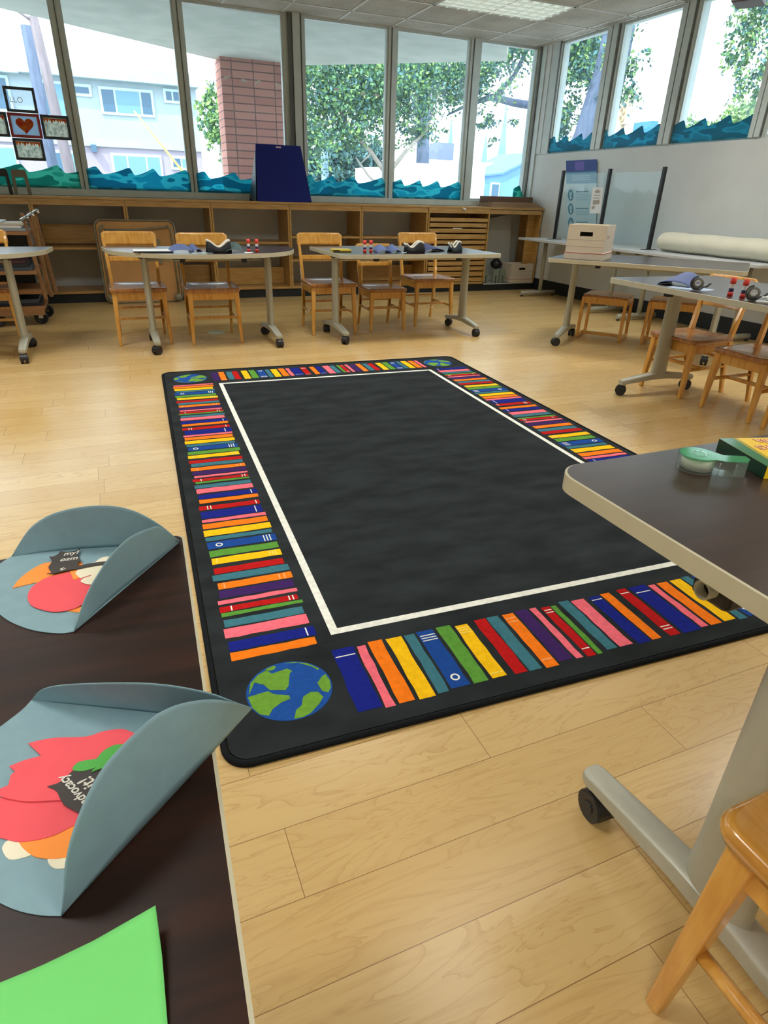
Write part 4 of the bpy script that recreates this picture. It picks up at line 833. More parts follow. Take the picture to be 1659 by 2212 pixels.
GREEN=[(-0.0343,0.2742,0.765),(-0.0718,0.2693,0.76),(-0.1013,0.267,0.758),(-0.1239,0.2673,0.756),(-0.1386,0.2673,0.754),(-0.1333,0.2246,0.7515),(-0.0349,0.1843,0.7525),(-0.0343,0.2104,0.753),(-0.0336,0.2457,0.758)]
SLIT=[(-0.1222,0.4264,0.7548),(-0.1008,0.4217,0.7548),(-0.1125,0.4231,0.7548)]
M_pap = mat('grey_blue_card', S(126, 158, 168), .75, noise=.04, nscale=60)
M_red = mat('coral_paper', S(236, 86, 96), .8, noise=.03, nscale=50); M_org = mat('orange_paper', S(252, 150, 62), .8, noise=.03, nscale=50)
M_crm = mat('cream_paper', S(232, 226, 200), .8, noise=.03, nscale=50); M_blk = mat('black_card', S(66, 62, 60), .8, noise=.05, nscale=50)
M_grnp = mat('green_paper', S(82, 172, 76), .8, noise=.03); M_lime = mat('bright_green_paper', S(112, 208, 112), .8, noise=.02); M_chalk = mat('white_ink', S(216, 214, 204), .8)
def smoothp(P, closed=True, sub=3):
    n = len(P); out = []
    for i in range(n if closed else n-1):
        p0, p1, p2, p3 = [Vector(P[(i+k) % n]) if closed else Vector(P[min(max(i+k, 0), n-1)]) for k in (-1, 0, 1, 2)]
        sharp1 = (p1-p0).length > 0 and (p2-p1).length > 0 and (p1-p0).angle(p2-p1, 0) > .9
        sharp2 = (p3-p2).length > 0 and (p2-p1).length > 0 and (p2-p1).angle(p3-p2, 0) > .9
        t1 = (p2-p1)*.5 if sharp1 else (p2-p0)*.5
        t2 = (p2-p1)*.5 if sharp2 else (p3-p1)*.5
        if sharp1: t1 = (p2-p1)
        if sharp2: t2 = (p2-p1)
        for k in range(sub):
            t = k/sub; h1 = 2*t**3-3*t**2+1; h2 = t**3-2*t**2+t; h3 = -2*t**3+3*t**2; h4 = t**3-t**2
            out.append(p1*h1+t1*h2+p2*h3+t2*h4)
    if not closed: out.append(Vector(P[-1]))
    return out
def resamp(P, n):
    P = [Vector(p) for p in P]; d = [0]
    for a, b in zip(P, P[1:]): d.append(d[-1]+(b-a).length)
    out = []
    for i in range(n):
        s = d[-1]*i/(n-1); k = 0
        while k < len(P)-2 and d[k+1] < s: k += 1
        f = (s-d[k])/max(1e-9, d[k+1]-d[k]); out.append(P[k].lerp(P[k+1], min(1, f)))
    return out
def flap(name, crease, free, bulge, parent):
    a = resamp(crease, 40); b = resamp(smoothp(free, False, 4), 40); rows = []
    for j in range(13):
        t = j/12; r_ = []
        for i in range(40):
            p = a[i].lerp(b[i], t); s = math.sin(PI*i/39)
            p.z += bulge*s*math.sin(PI*min(1, t*1.0))*(1-.3*t); r_.append(tuple(p))
        rows.append(r_)
    return MB().grid(rows).build(name, M_pap, parent, solid=.0007)
def cut(name, P, m, dz=0, parent=None, th=.0007):
    Q = smoothp(P); q = MB(); q.prism([(p.x, p.y) for p in Q], min(p.z for p in Q)+dz-th, min(p.z for p in Q)+dz)
    return q.build(name, m, parent)
G2 = 'folded paper tacos'
def taco(label, base, cr, fr, cb, fb, bl1, bl2):
    t = thing('folded_paper_disc', label, 'paper craft', (0, 0, 0), 0, G2)
    q = MB(); Bp = smoothp(base[:-1])+[Vector(base[-1])]
    q.prism([(p.x, p.y) for p in Bp], .7508, .7516); q.build('base_sheet', M_pap, t)
    flap('side_flap', cr, fr, bl1, t); flap('rear_flap', cb, fb, bl2, t)
    return t
taco('grey-blue paper disc folded like a taco on the far end of the lower left table', P1_BASE, P1_CR, P1_FR, P1_CB, P1_FB, .006, .004)
taco('larger nearer grey-blue folded paper disc with pointed tip over the table edge', P2_BASE, P2_CR, P2_FR, P2_CB, P2_FB, .012, .003)
def C(name, P, m, label, group, dz=0): return tag(cut(name, P, m, dz), label, 'paper cutout', group)
GA, GB = 'paper fillings of the farther taco', 'paper fillings of the nearer taco'
C('paper_cutout', ORG1a, M_org, 'orange leaf-shaped paper behind the black label in the farther paper taco', GA)
C('paper_cutout', RED1, M_red, 'round coral paper piece in the farther paper taco', GA)
C('paper_cutout', ORG1b, M_org, 'orange sliver peeking out below the round coral paper', GA)
C('paper_cutout', ORG1c, M_org, 'orange notch piece between coral and cream paper in the farther taco', GA)
C('paper_cutout', WHT1c, M_crm, 'cream petal above the black stick in the farther taco', GA)
C('paper_cutout', WHT1a, M_crm, 'cream petal just under the black stick in the farther taco', GA)
C('paper_cutout', WHT1b, M_crm, 'lowest cream petal beside the fold of the farther taco', GA)
def sink(P): c_ = sum((Vector(p) for p in P), Vector())/len(P); return c_
lab = cut('paper_label', LAB1, M_blk); tag(lab, 'small black paper label with white writing and long stick in the farther taco', 'label', 'black labels with white writing')
def writing(name, body, p_start, p_end, size, z, par, shear=.2):
    a = Vector((p_start[0], p_start[1], 0)); b = Vector((p_end[0], p_end[1], 0)); c_ = (a+b)/2; ang = math.atan2(b.y-a.y, b.x-a.x)
    cu = bpy.data.curves.new(name, 'FONT'); cu.body = body; cu.size = size; cu.extrude = .0001; cu.align_x = 'CENTER'; cu.align_y = 'CENTER'; cu.shear = shear; cu.offset = .0002; cu.materials.append(M_chalk)
    o = bpy.data.objects.new(name, cu); COL.objects.link(o); o.location = (c_.x, c_.y, z); o.rotation_euler = (0, 0, ang); o.parent = par
    return to_mesh(o)
writing('white_writing', 'a:', T1[0], T1[1], .010, .7563, lab); writing('white_writing', 'ozm', T1[2], T1[3], .012, .7563, lab); writing('white_writing', 'my!', (T1[4][0]-.001, T1[4][1]), T1[5], .012, .7563, lab)
C('paper_cutout', WHT2a, M_crm, 'left cream petal below the orange paper in the nearer taco', GB)
C('paper_cutout', WHT2b, M_crm, 'small cream petal touching the fold of the nearer taco', GB, .0001)
C('paper_cutout', ORG2, M_org, 'orange rounded paper below the coral pieces in the nearer taco', GB)
C('paper_cutout', RED2c, M_red, 'lowest rounded coral paper in the nearer taco', GB)
C('paper_cutout', RED2a, M_red, 'topmost jagged coral paper in the nearer taco', GB)
C('paper_cutout', RED2b, M_red, 'middle notched coral paper in the nearer taco', GB)
lab2 = cut('paper_label', LAB2, M_blk); tag(lab2, 'larger black paper label lettered in white on the nearer taco', 'label', 'black labels with white writing')
C('paper_cutout', GRN2a, M_grnp, 'green leaf paper above the black label in the nearer taco', GB)
C('paper_cutout', GRN2b, M_grnp, 'narrow second green leaf tucked by the fold of the nearer taco', GB, .0003)
writing('white_writing', 'advocacy', T2[0], T2[1], .0105, .7556, lab2); writing('white_writing', 'it!', T2[2], T2[3], .015, .7556, lab2)
gs = MB(); Gp = resamp(GREEN[:4], 14); inner = [Vector((-.20, p.y-.16, .7515)) for p in Gp]
gl = [Vector(p) for p in GREEN]
A_ = resamp([GREEN[0], GREEN[1], GREEN[2], GREEN[3], GREEN[4]], 20); B_ = resamp([GREEN[0], GREEN[8], GREEN[7], GREEN[6]], 20)
gs.grid([[tuple(A_[i]+B_[j]-A_[0]+Vector((0, 0, max(0, .752-(A_[i]+B_[j]-A_[0]).z)))) for i in range(20)] for j in range(20)])
tag(gs.build('paper_sheet', M_lime, solid=.0007), 'bright green paper sheet corner at the bottom of the lower left table', 'paper')
# ------------------------------------------------------------------ nearest right table: tape dispenser and marker box
M_clr = thin_glass('clear_plastic', (.93, .97, .95, 1), 2.2, rough=.05, diff=.06, dcol=(.85, .95, .92, 1)); M_gins = thin_glass('green_insert', (.35, .80, .48, 1), 1.0, rough=.08, diff=.4, dcol=(.12, .5, .25, 1))
t = thing('tape_dispenser', 'clear and green tape dispenser lying flat on the nearest right table', 'tape dispenser', (.955, .727, .7508), -.62, 'tape dispensers')
body = []
for k in range(25):
    a = math.radians(60+k*10.5); body.append((-.018+.030*math.cos(a), .030*math.sin(a)))
body += [(.02, -.026), (.052, -.020), (.060, -.004), (.056, .010), (.040, .008), (.022, .004), (.006, .018)]
body = [(p[0]*1.12, p[1]*1.12) for p in body]; m = MB(); nB = len(body)
m.add([(p[0], p[1], z_) for z_ in (0, .028) for p in body], [(i, (i+1) % nB, nB+(i+1) % nB, nB+i) for i in range(nB)]); m.add([(p[0], p[1], .0) for p in body], [tuple(range(nB))]); m.build('clear_case', M_clr, t)
m = MB(); m.add([(p[0]*.97, p[1]*.97, .0282) for p in body], [tuple(range(nB))]); m.build('green_cover', M_gins, t, solid=.0008)
MB().lathe([(.013, .003), (.028, .003), (.028, .024), (.013, .024), (.013, .003)], 28, 0, Matrix.Translation((-.018, 0, 0))).build('tape_roll', mat('matte_tape', S(196, 200, 180), .5), t)
MB().lathe([(.009, .0290), (.012, .0300), (.0135, .0290)], 24, 0, Matrix.Translation((-.018, 0, 0))).build('hub_ring', M_clr, t)
m = MB(); m.b6(.050, .060, -.012, .008, .0, .026); m.tube([(.012, -.027, .0), (.012, -.027, .024)], .0015, 8); m.tube([(.04, -.024, .0), (.04, -.024, .024)], .0018, 8); m.build('cutter', M_clr, t)
t = thing('marker_box', 'yellow and green marker box with red lettering on the nearest right table', 'box', (1.096, .716, .7508), -.27)
M_yel = mat('box_yellow', S(250, 208, 22), .35, coat=.3); M_gr = mat('box_green', S(22, 110, 52), .35, coat=.3); M_dg = mat('box_dark_green', S(16, 56, 34), .4); M_tr = mat('red_letter', S(190, 50, 40), .4); M_tw = mat('pale_letter', S(246, 222, 186), .4)
m = MB(); m.b6(-.06, .14, -.075, .065, 0, .024, 0)
m.b6(-.0602, -.0598, -.075, .065, 0, .024, 1); m.build('carton', [M_yel, M_dg], t, bevel=.0008)
m = MB(); m.add([(-.06, -.075, .0242), (-.038, -.075, .0242), (-.030, .065, .0242), (-.06, .065, .0242)], [(0, 1, 2, 3)]); m.build('green_band', M_gr, t)
m = MB(); m.add([(-.036, -.075, .0243), (-.0345, -.075, .0243), (-.0265, .065, .0243), (-.028, .065, .0243)], [(0, 1, 2, 3)]); m.add([(-.0325, -.075, .0243), (-.0315, -.075, .0243), (-.0235, .065, .0243), (-.0245, .065, .0243)], [(0, 1, 2, 3)]); m.build('green_line', M_gr, t)
def lt(body, size, x, y, z, mt, off):
    cu = bpy.data.curves.new('lettering', 'FONT'); cu.body = body; cu.size = size; cu.extrude = .0001; cu.offset = off; cu.align_x = 'RIGHT'; cu.materials.append(mt)
    o = bpy.data.objects.new('lettering', cu); COL.objects.link(o); o.location = (x, y, z); o.rotation_euler = (0, 0, PI); o.parent = t; to_mesh(o)
lt('MARKERS', .030, -.018, .022, .0243, M_tr, .0012); lt('MARKERS', .030, -.018, .022, .0246, M_tw, -.0002)
lt('Crayola', .034, .004, .056, .0243, M_tr, .0012); lt('Crayola', .034, .004, .056, .0246, M_tw, -.0002)
m = MB(); m.add([(-.002, -.028, .0244), (.005, -.024, .0244), (.10, -.024, .0244), (.10, -.034, .0244), (.005, -.034, .0244)], [(0, 1, 2, 3, 4)]); m.add([(.0, -.040, .0244), (.007, -.036, .0244), (.10, -.036, .0244), (.10, -.042, .0244), (.007, -.044, .0244)], [(0, 1, 2, 3, 4)], 0); m.build('printed_marker', M_tr, t)
# ------------------------------------------------------------------ things on the far tables
M_bluep = mat('steel_blue_card', S(92, 108, 156), .7, noise=.03); M_glue = mat('glue_red', S(214, 56, 38), .4); M_gluew = mat('glue_white', S(220, 216, 214), .4); M_gluen = mat('glue_navy', S(40, 38, 84), .4)
def glue(label, x, y, group='glue sticks'):
    t = thing('glue_stick', label, 'glue stick', (x, y, .7505), 0, group)
    MB().lathe([(.001, 0), (.014, 0), (.014, .022), (.001, .022)], 16).build('base_knob', M_glue, t)
    MB().lathe([(.0125, .022), (.0125, .04)], 16).build('dark_band', M_gluen, t)
    MB().lathe([(.0125, .04), (.0125, .062)], 16).build('barrel', M_gluew, t)
    MB().lathe([(.013, .062), (.0145, .064), (.0145, .094), (.001, .095)], 16).build('cap', M_glue, t)
    return t
g0 = glue('left glue stick of the pair on the left half-round table', 1.085, 5.42)
def gl_(x, y, lab): dup(g0, (x, y, .7505), 0, lab)
gl_(1.15, 5.41, 'right glue stick of the pair on the left half-round table')
gl_(2.055, 5.32, 'left glue stick of the pair on the middle rectangular table'); gl_(2.115, 5.33, 'right glue stick of the pair on the middle rectangular table')
gl_(3.085, 2.505, 'left glue stick between the two grey tape dispensers'); gl_(3.09, 2.43, 'right glue stick between the two grey tape dispensers')
def arch(label, x, y, rz, w, h, dd, group, m=None):
    q = MB(); rows = []
    for j in range(7):
        v = j/6; rows.append([(w*(-1+2*i/14)*.5, dd*(v-.5)+.02*v, .001+h*(1-((-1+2*i/14)**2))**.6*(.35+.65*v)) for i in range(15)])
    q.grid(rows); o = q.build('folded_paper', m or M_bluep, solid=.001); o.location = (x, y, .7505); o.rotation_euler = (0, 0, rz)
    return tag(o, label, 'paper craft', group)
GP = 'folded blue papers on the far tables'
def sheet(label, x, y, rz, w, d_, m, name='paper_sheet', z=.7505, disc=False):
    P = [(w/2*math.cos(k*PI/16), d_/2*math.sin(k*PI/16)) for k in range(32)] if disc else rrect(-w/2, w/2, -d_/2, d_/2, .004, 2)
    o = MB().prism(P, 0, .0012).build(name, m); o.location = (x, y, z); o.rotation_euler = (0, 0, rz)
    return tag(o, label, 'paper', 'flat sheets on the far tables')
fb_ = MB().prism(rrect(-.13, .13, -.10, .10, .006, 2), 0, .012).build('dark_folder', mat('folder_dark', S(34, 40, 48), .5)); fb_.location = (.36, 5.42, .7505); tag(fb_, 'thin dark folder under the pale sheet at the left of the half-round table', 'folder')
sheet('pale sheet lying on the dark folder on the left half-round table', .34, 5.43, .0, .27, .20, M_white, z=.763)
arch('tall steel-blue paper arch on the left half-round table', .555, 5.40, 0, .19, .055, .10, GP); arch('small steel-blue paper arch beside the tall one, left half-round table', .67, 5.44, .3, .07, .055, .08, GP)
sheet('pale mint paper scraps left of the black and white bag', .70, 5.31, 0, .16, .07, mat('mint_paper', S(196, 222, 222), .7), 'paper_scraps')
sheet('pale disc right of the black and white bag on the half-round table', 1.02, 5.33, 0, .16, .12, M_white, disc=True, name='paper_disc')
def bagm(label, x, y, rz, w, h, m1, m2, ph=0.0, group='black and white folded bags'):
    t = thing('folded_bag', label, 'bag', (x, y, .7505), rz, group)
    b = MB(); rws = []
    for j in range(9):
        v = j/8; rws.append([(w*.5*(-1+2*i/20)*(1-.06*v), -.05+.02*v-.012*math.sin(PI*v), h*v*(.72+.28*math.cos(2*PI*(i/20)*1.0+ph))) for i in range(21)])
    b.grid(rws); rws2 = [[(p[0], p[1]+.075-.03*(k/8), p[2]) for p in r] for k, r in enumerate(rws)]; b.grid(rws2)
    b.build('bag_body', m1, t, solid=.003)
    tp = [(p[0], p[1]+.002, p[2]+.003) for p in rws[-1]]; MB().tube(tp, .009, 8).build('white_rim', m2, t)
    tp2 = [(p[0], p[1]+.002, p[2]+.003) for p in rws2[-1]]; MB().tube(tp2, .009, 8).build('white_rim', m2, t)
    return t
M_fblk = mat('black_felt', S(22, 24, 28), .8); M_fwh = mat('white_felt', S(226, 224, 210), .8)
bagm('black bag with wavy white rim on the left half-round table', .835, 5.36, 0, .19, .085, M_fblk, M_fwh, .0)
arch('dark grey-green paper fold leaning on the black and white bag', .955, 5.33, -.1, .15, .075, .08, GP, mat('grey_green_card', S(72, 92, 92), .7))
bagm('black bag with white rim on the middle rectangular table', 2.49, 5.27, 0, .175, .085, M_fblk, M_fwh, 1.2)
bagm('small dark teal bag with white rim at the right of the middle table', 2.90, 5.29, .1, .11, .085, mat('teal_felt', S(30, 44, 50), .8), M_fwh, 1.0)
arch('left steel-blue paper arch right of the glue sticks, middle table', 2.20, 5.28, 0, .12, .06, .09, GP); arch('right steel-blue paper arch right of the glue sticks, middle table', 2.315, 5.28, 0, .10, .06, .09, GP)
arch('dark blue folded card between the two bags, middle table', 2.71, 5.40, .25, .24, .065, .16, GP, mat('dark_blue_card', S(58, 66, 108), .7))
sheet('pale mint scraps left of the black bag on the middle table', 2.395, 5.27, 0, .12, .07, bpy.data.materials['mint_paper'], 'paper_scraps')
yb = MB(); yb.b6(-.08, .08, -.05, .05, 0, .022, 0); yb.b6(-.081, -.02, -.0505, -.0495, .001, .018, 1); yb.b6(-.02, .081, -.0505, -.0495, .001, .010, 1)
o = yb.build('crayon_box', [mat('crayon_yellow', S(214, 190, 60), .5), mat('crayon_olive', S(66, 60, 20), .5)], bevel=.001); o.location = (1.855, 5.37, .7505); o.rotation_euler = (0, 0, -.05); tag(o, 'small flat yellow box at the left end of the middle table', 'box')
o = MB(); 
arch('blue-grey folded paper hill on the table with tape dispensers', 3.16, 2.93, -1.3, .20, .07, .15, GP)
sheet('pale paper sheet under the left grey tape dispenser', 3.11, 2.80, .3, .16, .22, mat('pale_blue_sheet2', S(170, 190, 214), .6))
def gdisp(label, x, y, rz):
    t = thing('tape_dispenser', label, 'tape dispenser', (x, y, .7505), rz, 'tape dispensers')
    R_ = Matrix.Translation((0, 0, .040)) @ Matrix.Rotation(PI/2, 4, 'X')
    m = MB(); m.lathe([(.017, -.012), (.030, -.012)], 28, 0, R_); m.lathe([(.017, .012), (.030, .012)], 28, 0, R_); m.lathe([(.030, -.012), (.030, .012)], 28, 0, R_); m.build('tape_roll', mat('smoke_tape', S(120, 122, 118), .4), t)
    m = MB(); m.lathe([(.008, -.014), (.0165, -.014), (.0165, .014), (.008, .014), (.008, -.014)], 24, 0, R_); m.build('tape_core', M_gluew, t)
    m = MB(); arc = [(-.000+.040*math.cos(math.radians(a)), .040+.040*math.sin(math.radians(a))) for a in range(100, 331, 10)]
    arc += [(.052, .022), (.066, .040), (.060, .044)]; arc2 = [(p[0]*.80, .040+(p[1]-.040)*.80) for p in arc[:-3]]+[(.040, .026), (.052, .036), (.058, .043)]
    n = len(arc)
    for y_ in (-.015, .015): m.add([(p[0], y_, p[1]) for p in arc+arc2], [(i, i+1, n+i+1, n+i) for i in range(n-1)])
    m.add([(p[0], y_, p[1]) for y_ in (-.015, .015) for p in arc], [(i, i+1, n+i+1, n+i) for i in range(n-1)])
    m.build('smoke_case', mat('smoke_plastic', S(78, 80, 80), .2, coat=.5), t); MB().b6(.054, .068, -.012, .012, .038, .044).build('cutter', M_black, t)
    return t
d0 = gdisp('left grey tape dispenser standing on the right table', 3.075, 2.72, -.95)
dup(d0, (3.045, 2.335, .7505), -.95, 'right grey tape dispenser standing on the right table')
o = MB(); rv = random.Random(3)
for i in range(7): o.tube([(rv.uniform(-.06, .06), rv.uniform(-.05, .05), .008+.004*i) for _ in range(3)], .006, 8)
o = o.build('plastic_pack', M_white); o.location = (3.03, 2.22, .7505); tag(o, 'crinkled white pack at the right edge on the table with tape dispensers', 'pack')
# ------------------------------------------------------------------ outside
M_pave = mat('asphalt', S(150, 150, 150), .9, noise=.1, nscale=2)
struct(MB().b6(-60, 90, -30, 8.5, -.6, -.30).build('trim_40', M_pave)); struct(MB().b6(-60, 110, 8.83, 90, -.5, -.30).build('trim_41', M_pave))
M_soff = mat('soffit_plaster', S(204, 210, 200), .9, col2=S(186, 194, 184), nscale=2.2)
so_ = MB(); SP = [(-3.6, 8.83), (-3.6, 8.70+.0), (-3.6, 8.83), (-.714, 10.583), (2.73, 12.82), (6.22, 10.08), (5.55, 9.0), (5.45, 8.83)]; SP = [(-3.5, 8.85), (-.714, 10.60), (2.73, 12.86), (6.22, 10.08), (5.45, 8.85)]
so_.prism(SP, 3.10, 3.40, 0, 1); struct(so_.build('trim_42', [M_soff, mat('fascia_white', S(226, 228, 214), .8)]))
def brick_mat():
    m = bpy.data.materials.new('stack_bond_brick'); m.use_nodes = True; nt = m.node_tree; N = nt.nodes; L = nt.links; b = N['Principled BSDF']
    tc = N.new('ShaderNodeTexCoord'); mp = N.new('ShaderNodeMapping'); mp.inputs['Rotation'].default_value = (PI/2, 0, 0); L.new(tc.outputs['Object'], mp.inputs['Vector'])
    br = N.new('ShaderNodeTexBrick'); br.offset = 0; br.inputs['Scale'].default_value = 1; br.inputs['Brick Width'].default_value = .35; br.inputs['Row Height'].default_value = .113; br.inputs['Mortar Size'].default_value = .008
    br.inputs['Color1'].default_value = S(188, 132, 118); br.inputs['Color2'].default_value = S(172, 116, 104); br.inputs['Mortar'].default_value = S(112, 84, 80)
    L.new(mp.outputs['Vector'], br.inputs['Vector']); L.new(br.outputs['Color'], b.inputs['Base Color']); b.inputs['Roughness'].default_value = .85
    bp = N.new('ShaderNodeBump'); bp.inputs['Distance'].default_value = .02; bp.invert = True; L.new(br.outputs['Fac'], bp.inputs['Height']); L.new(bp.outputs['Normal'], b.inputs['Normal'])
    return m
bp_ = MB().b6(-.525, .525, -.25, .25, -.3, 3.10).build('brick_pillar', brick_mat()); bp_.location = (2.70, 12.40, 0); tag(bp_, 'stacked pinkish brick pillar carrying the canopy outside the left windows', 'pillar')
M_stucco = mat('pale_stucco', S(164, 180, 188), .9, noise=.05, nscale=1.5); M_pinkw = mat('pinkish_stucco', S(164, 154, 168), .9, noise=.05); M_wf = mat('outside_white_trim', S(190, 215, 225), .6); M_wg = mat('dark_window_pane', S(70, 104, 130), .25); M_cur = mat('pale_curtain', S(110, 152, 172), .6)
t = thing('apartment_house', 'two-storey pale blue stucco house with flat roof across the street at left', 'building', (0, 36, 0))
MB().b6(-14, 5.2, 0, 9, 2.95, 5.55).build('upper_wall', M_stucco, t); MB().b6(-14, 5.2, 0, 9, -.3, 2.95).build('lower_wall', M_pinkw, t)
rf = MB(); rf.b6(-14, -2.2, -.5, 9.4, 5.45, 5.85); rf.b6(-2.2, 5.3, -.5, 9.4, 5.50, 5.98); rf.b6(-14, 5.25, -.12, 0, 2.90, 3.22); rf.build('roof_band', mat('roof_band_blue', S(168, 190, 194), .9, noise=.06, nscale=3), t)
def hwin(x0, x1, z0, z1, cols, cur=()):
    f = MB(); e = .07; f.b6(x0-e, x1+e, -.08, .02, z0-e, z1+e); o = f.build('window', M_wf, t); n = len(cols)-1
    p = MB()
    for i in range(n): p.b6(x0+(x1-x0)*cols[i]+.04, x0+(x1-x0)*cols[i+1]-.04, -.10, -.07, z0+.04, z1-.04, 1 if i in cur else 0)
    p.build('pane', [M_wg, M_cur], o)
hwin(.95, 3.15, 4.27, 5.2, (0, .27, .77, 1), (1,)); hwin(3.76, 4.42, 4.9, 5.32, (0, .5, 1)); hwin(-.13, .52, 4.9, 5.22, (0, 1)); hwin(-1.6, -.45, 4.0, 5.25, (0, .45, 1), (1,)); hwin(-4.6, -2.75, 4.1, 5.3, (0, .5, 1), (0,))
hwin(1.05, 3.2, .9, 2.6, (0, .3, .7, 1), (0, 1, 2)); hwin(3.75, 4.6, 2.15, 2.6, (0, .5, 1), (1,)); hwin(-1.7, -.4, .9, 2.6, (0, .5, 1), (1,)); hwin(-4.6, -3.0, .9, 2.7, (0, .5, 1), (0, 1))
MB().b6(.18, .42, -.35, -.05, 2.65, 2.95).build('wall_lamp', M_wg, t)
M_bark = mat('bark_grey', S(128, 118, 124), .9, noise=.2, nscale=4, stretch=(3, 3, .5)); M_barkd = mat('bark_blue_grey', S(92, 104, 128), .9, noise=.2, nscale=4, stretch=(3, 3, .5)); M_barkl = mat('bark_light', S(168, 160, 150), .9, noise=.2, nscale=5)
po_ = MB(); po_.tube([(-.50, 20, -.3), (-.50, 20, 1.6), (-.58, 20, 2.8), (-.69, 20, 4.72)], [.15, .14, .125, .10], 12); po_.tube([(-.69, 20, 4.6), (-1.0, 19.9, 4.78)], .03, 8)
tag(po_.build('utility_pole', M_bark), 'weathered wooden utility pole in front of the pale house', 'pole')
o = MB().tube([(-1.05, 24, -.3), (-1.05, 24, 5.2)], .15, 12).build('utility_pole', M_barkd); tag(o, 'straight grey-blue post just left of the weathered pole', 'pole')
yg = MB(); yg.tube([(1.02, 16, 2.62), (1.812, 16, 1.623), (3.41, 16, -.3)], [.015, .026, .026], 8); tag(yg.build('guy_wire_guard', mat('guard_yellow', S(222, 206, 110), .6)), 'slanted yellow guy wire guard in front of the pale house', 'wire guard')
LM = [mat('leaf_'+n, c, .6, noise=.25, nscale=3) for n, c in (('mid', S(86, 130, 82)), ('dark', S(54, 92, 84)), ('light', S(138, 174, 96)), ('blue', S(80, 124, 128)))]
def foliage(blobs, n, size, seed, weights, parent, name='foliage'):
    r = random.Random(seed); vs = []; fs = []; mi = []; tot = sum(b[6] if len(b) > 6 else b[3]*b[4]*b[5] for b in blobs)
    for b in blobs:
        cx, cy, cz, rx, ry, rz = b[:6]; k = int(n*(b[6] if len(b) > 6 else rx*ry*rz)/tot)
        sub = [(r.gauss(0, .5), r.gauss(0, .5), r.gauss(0, .5)) for _ in range(max(4, k//28))]
        for _ in range(k):
            s_ = r.choice(sub); p = Vector((cx+rx*(s_[0]+r.gauss(0, .16)), cy+ry*(s_[1]+r.gauss(0, .16)), cz+rz*(s_[2]+r.gauss(0, .16))))
            nrm = Vector((r.gauss(0, 1), r.gauss(0, 1)-.6, r.gauss(0, 1)+.4)).normalized(); a = nrm.orthogonal().normalized(); a.rotate(Matrix.Rotation(r.uniform(0, 6.28), 3, nrm)); c = nrm.cross(a); s = size*r.uniform(.6, 1.3)
            o = len(vs); vs += [p-a*s, p+c*s*.55, p+a*s, p-c*s*.55]; fs.append((o, o+1, o+2, o+3)); mi.append(r.choices(range(4), weights)[0])
    me = bpy.data.meshes.new(name); me.from_pydata([tuple(v) for v in vs], [], fs); me.update()
    for i, p in enumerate(me.polygons): p.material_index = mi[i]
    for m in LM: me.materials.append(m)
    o = bpy.data.objects.new(name, me); COL.objects.link(o); o.parent = parent
    return o
t = thing('street_tree', 'big leafy tree with pale forked branches outside the middle windows', 'tree', (0, 0, 0), 0, 'trees outside')
foliage([(6.3, 20, 3.9, 1.3, 1.0, .9), (7.6, 20, 3.9, 1.4, 1.0, 1.0), (8.8, 20.3, 4.0, 1.3, 1.0, 1.0), (10.3, 20.5, 4.6, 1.4, 1.0, .9), (11.7, 20.6, 4.8, 1.3, 1.0, .8, .5), (6.9, 20, 2.75, 1.0, .8, .5), (9.6, 20.2, 3.0, .7, .7, .35, .18), (6.1, 20.2, 2.7, .6, .8, .9), (12.6, 21, 5.7, 1.4, 1.0, .7, .8)], 24000, .062, 1, (5, 3, 2, 2), t)
tr = MB(); B0 = (8.60, 20, 1.6)
tr.tube([(8.55, 20, -.3), (8.5, 20, .8), (8.5, 20, 1.8)], [.16, .14, .11], 10)
for pts, r_ in (([(8.5, 20, 1.7), (7.9, 20, 2.35), (7.2, 20, 2.95), (6.9, 20, 3.35), (6.3, 20, 3.55)], .075), ([(7.25, 20, 2.92), (6.7, 20, 3.05), (6.0, 20, 2.85)], .04), ([(8.5, 20, 1.8), (8.55, 20, 2.5), (8.4, 20, 3.3), (8.5, 20, 4.5)], .09), ([(8.55, 20, 1.9), (9.1, 20, 2.5), (9.7, 20, 3.0), (9.9, 20, 3.5)], .07), ([(8.4, 20, 1.3), (7.8, 20, 1.75), (7.4, 20, 2.2)], .05), ([(7.9, 20, 2.33), (7.5, 20, 2.0)], .03)):
    n = len(pts); tr.tube(pts, [r_*(1-.6*i/(n-1)) for i in range(n)], 8)
tr.build('trunk', M_barkl, t)
t = thing('street_tree', 'tall dark trunked tree behind the big leafy one, fourth back pane', 'tree', (0, 0, 0), 0, 'trees outside')
MB().tube([(14.45, 30, -.3), (14.45, 30, 2.5), (14.3, 30, 7.5)], [.36, .31, .22], 12).build('trunk', M_barkd, t); foliage([(14.3, 30, 6.6, 2.0, 1.2, 1.2), (11.6, 30, 6.0, 2.0, 1.2, 1.4), (12.0, 30, 3.6, .9, .8, .9, .35)], 3800, .13, 2, (3, 4, 1, 3), t)
t = thing('street_tree', 'hanging branch of the corner tree seen in the last back pane', 'tree', (0, 0, 0), 0, 'trees outside')
br_ = MB(); br_.tube([(15.0, 21.5, 4.1), (13.7, 21.5, 4.15), (12.8, 21.5, 4.25), (12.0, 21.5, 4.0), (11.2, 21.5, 3.65)], [.14, .12, .10, .06, .03], 8); br_.tube([(12.9, 21.5, 4.25), (13.6, 21.5, 4.9), (14.4, 21.5, 6.4)], [.1, .08, .06], 8); br_.build('branch', M_barkd, t)
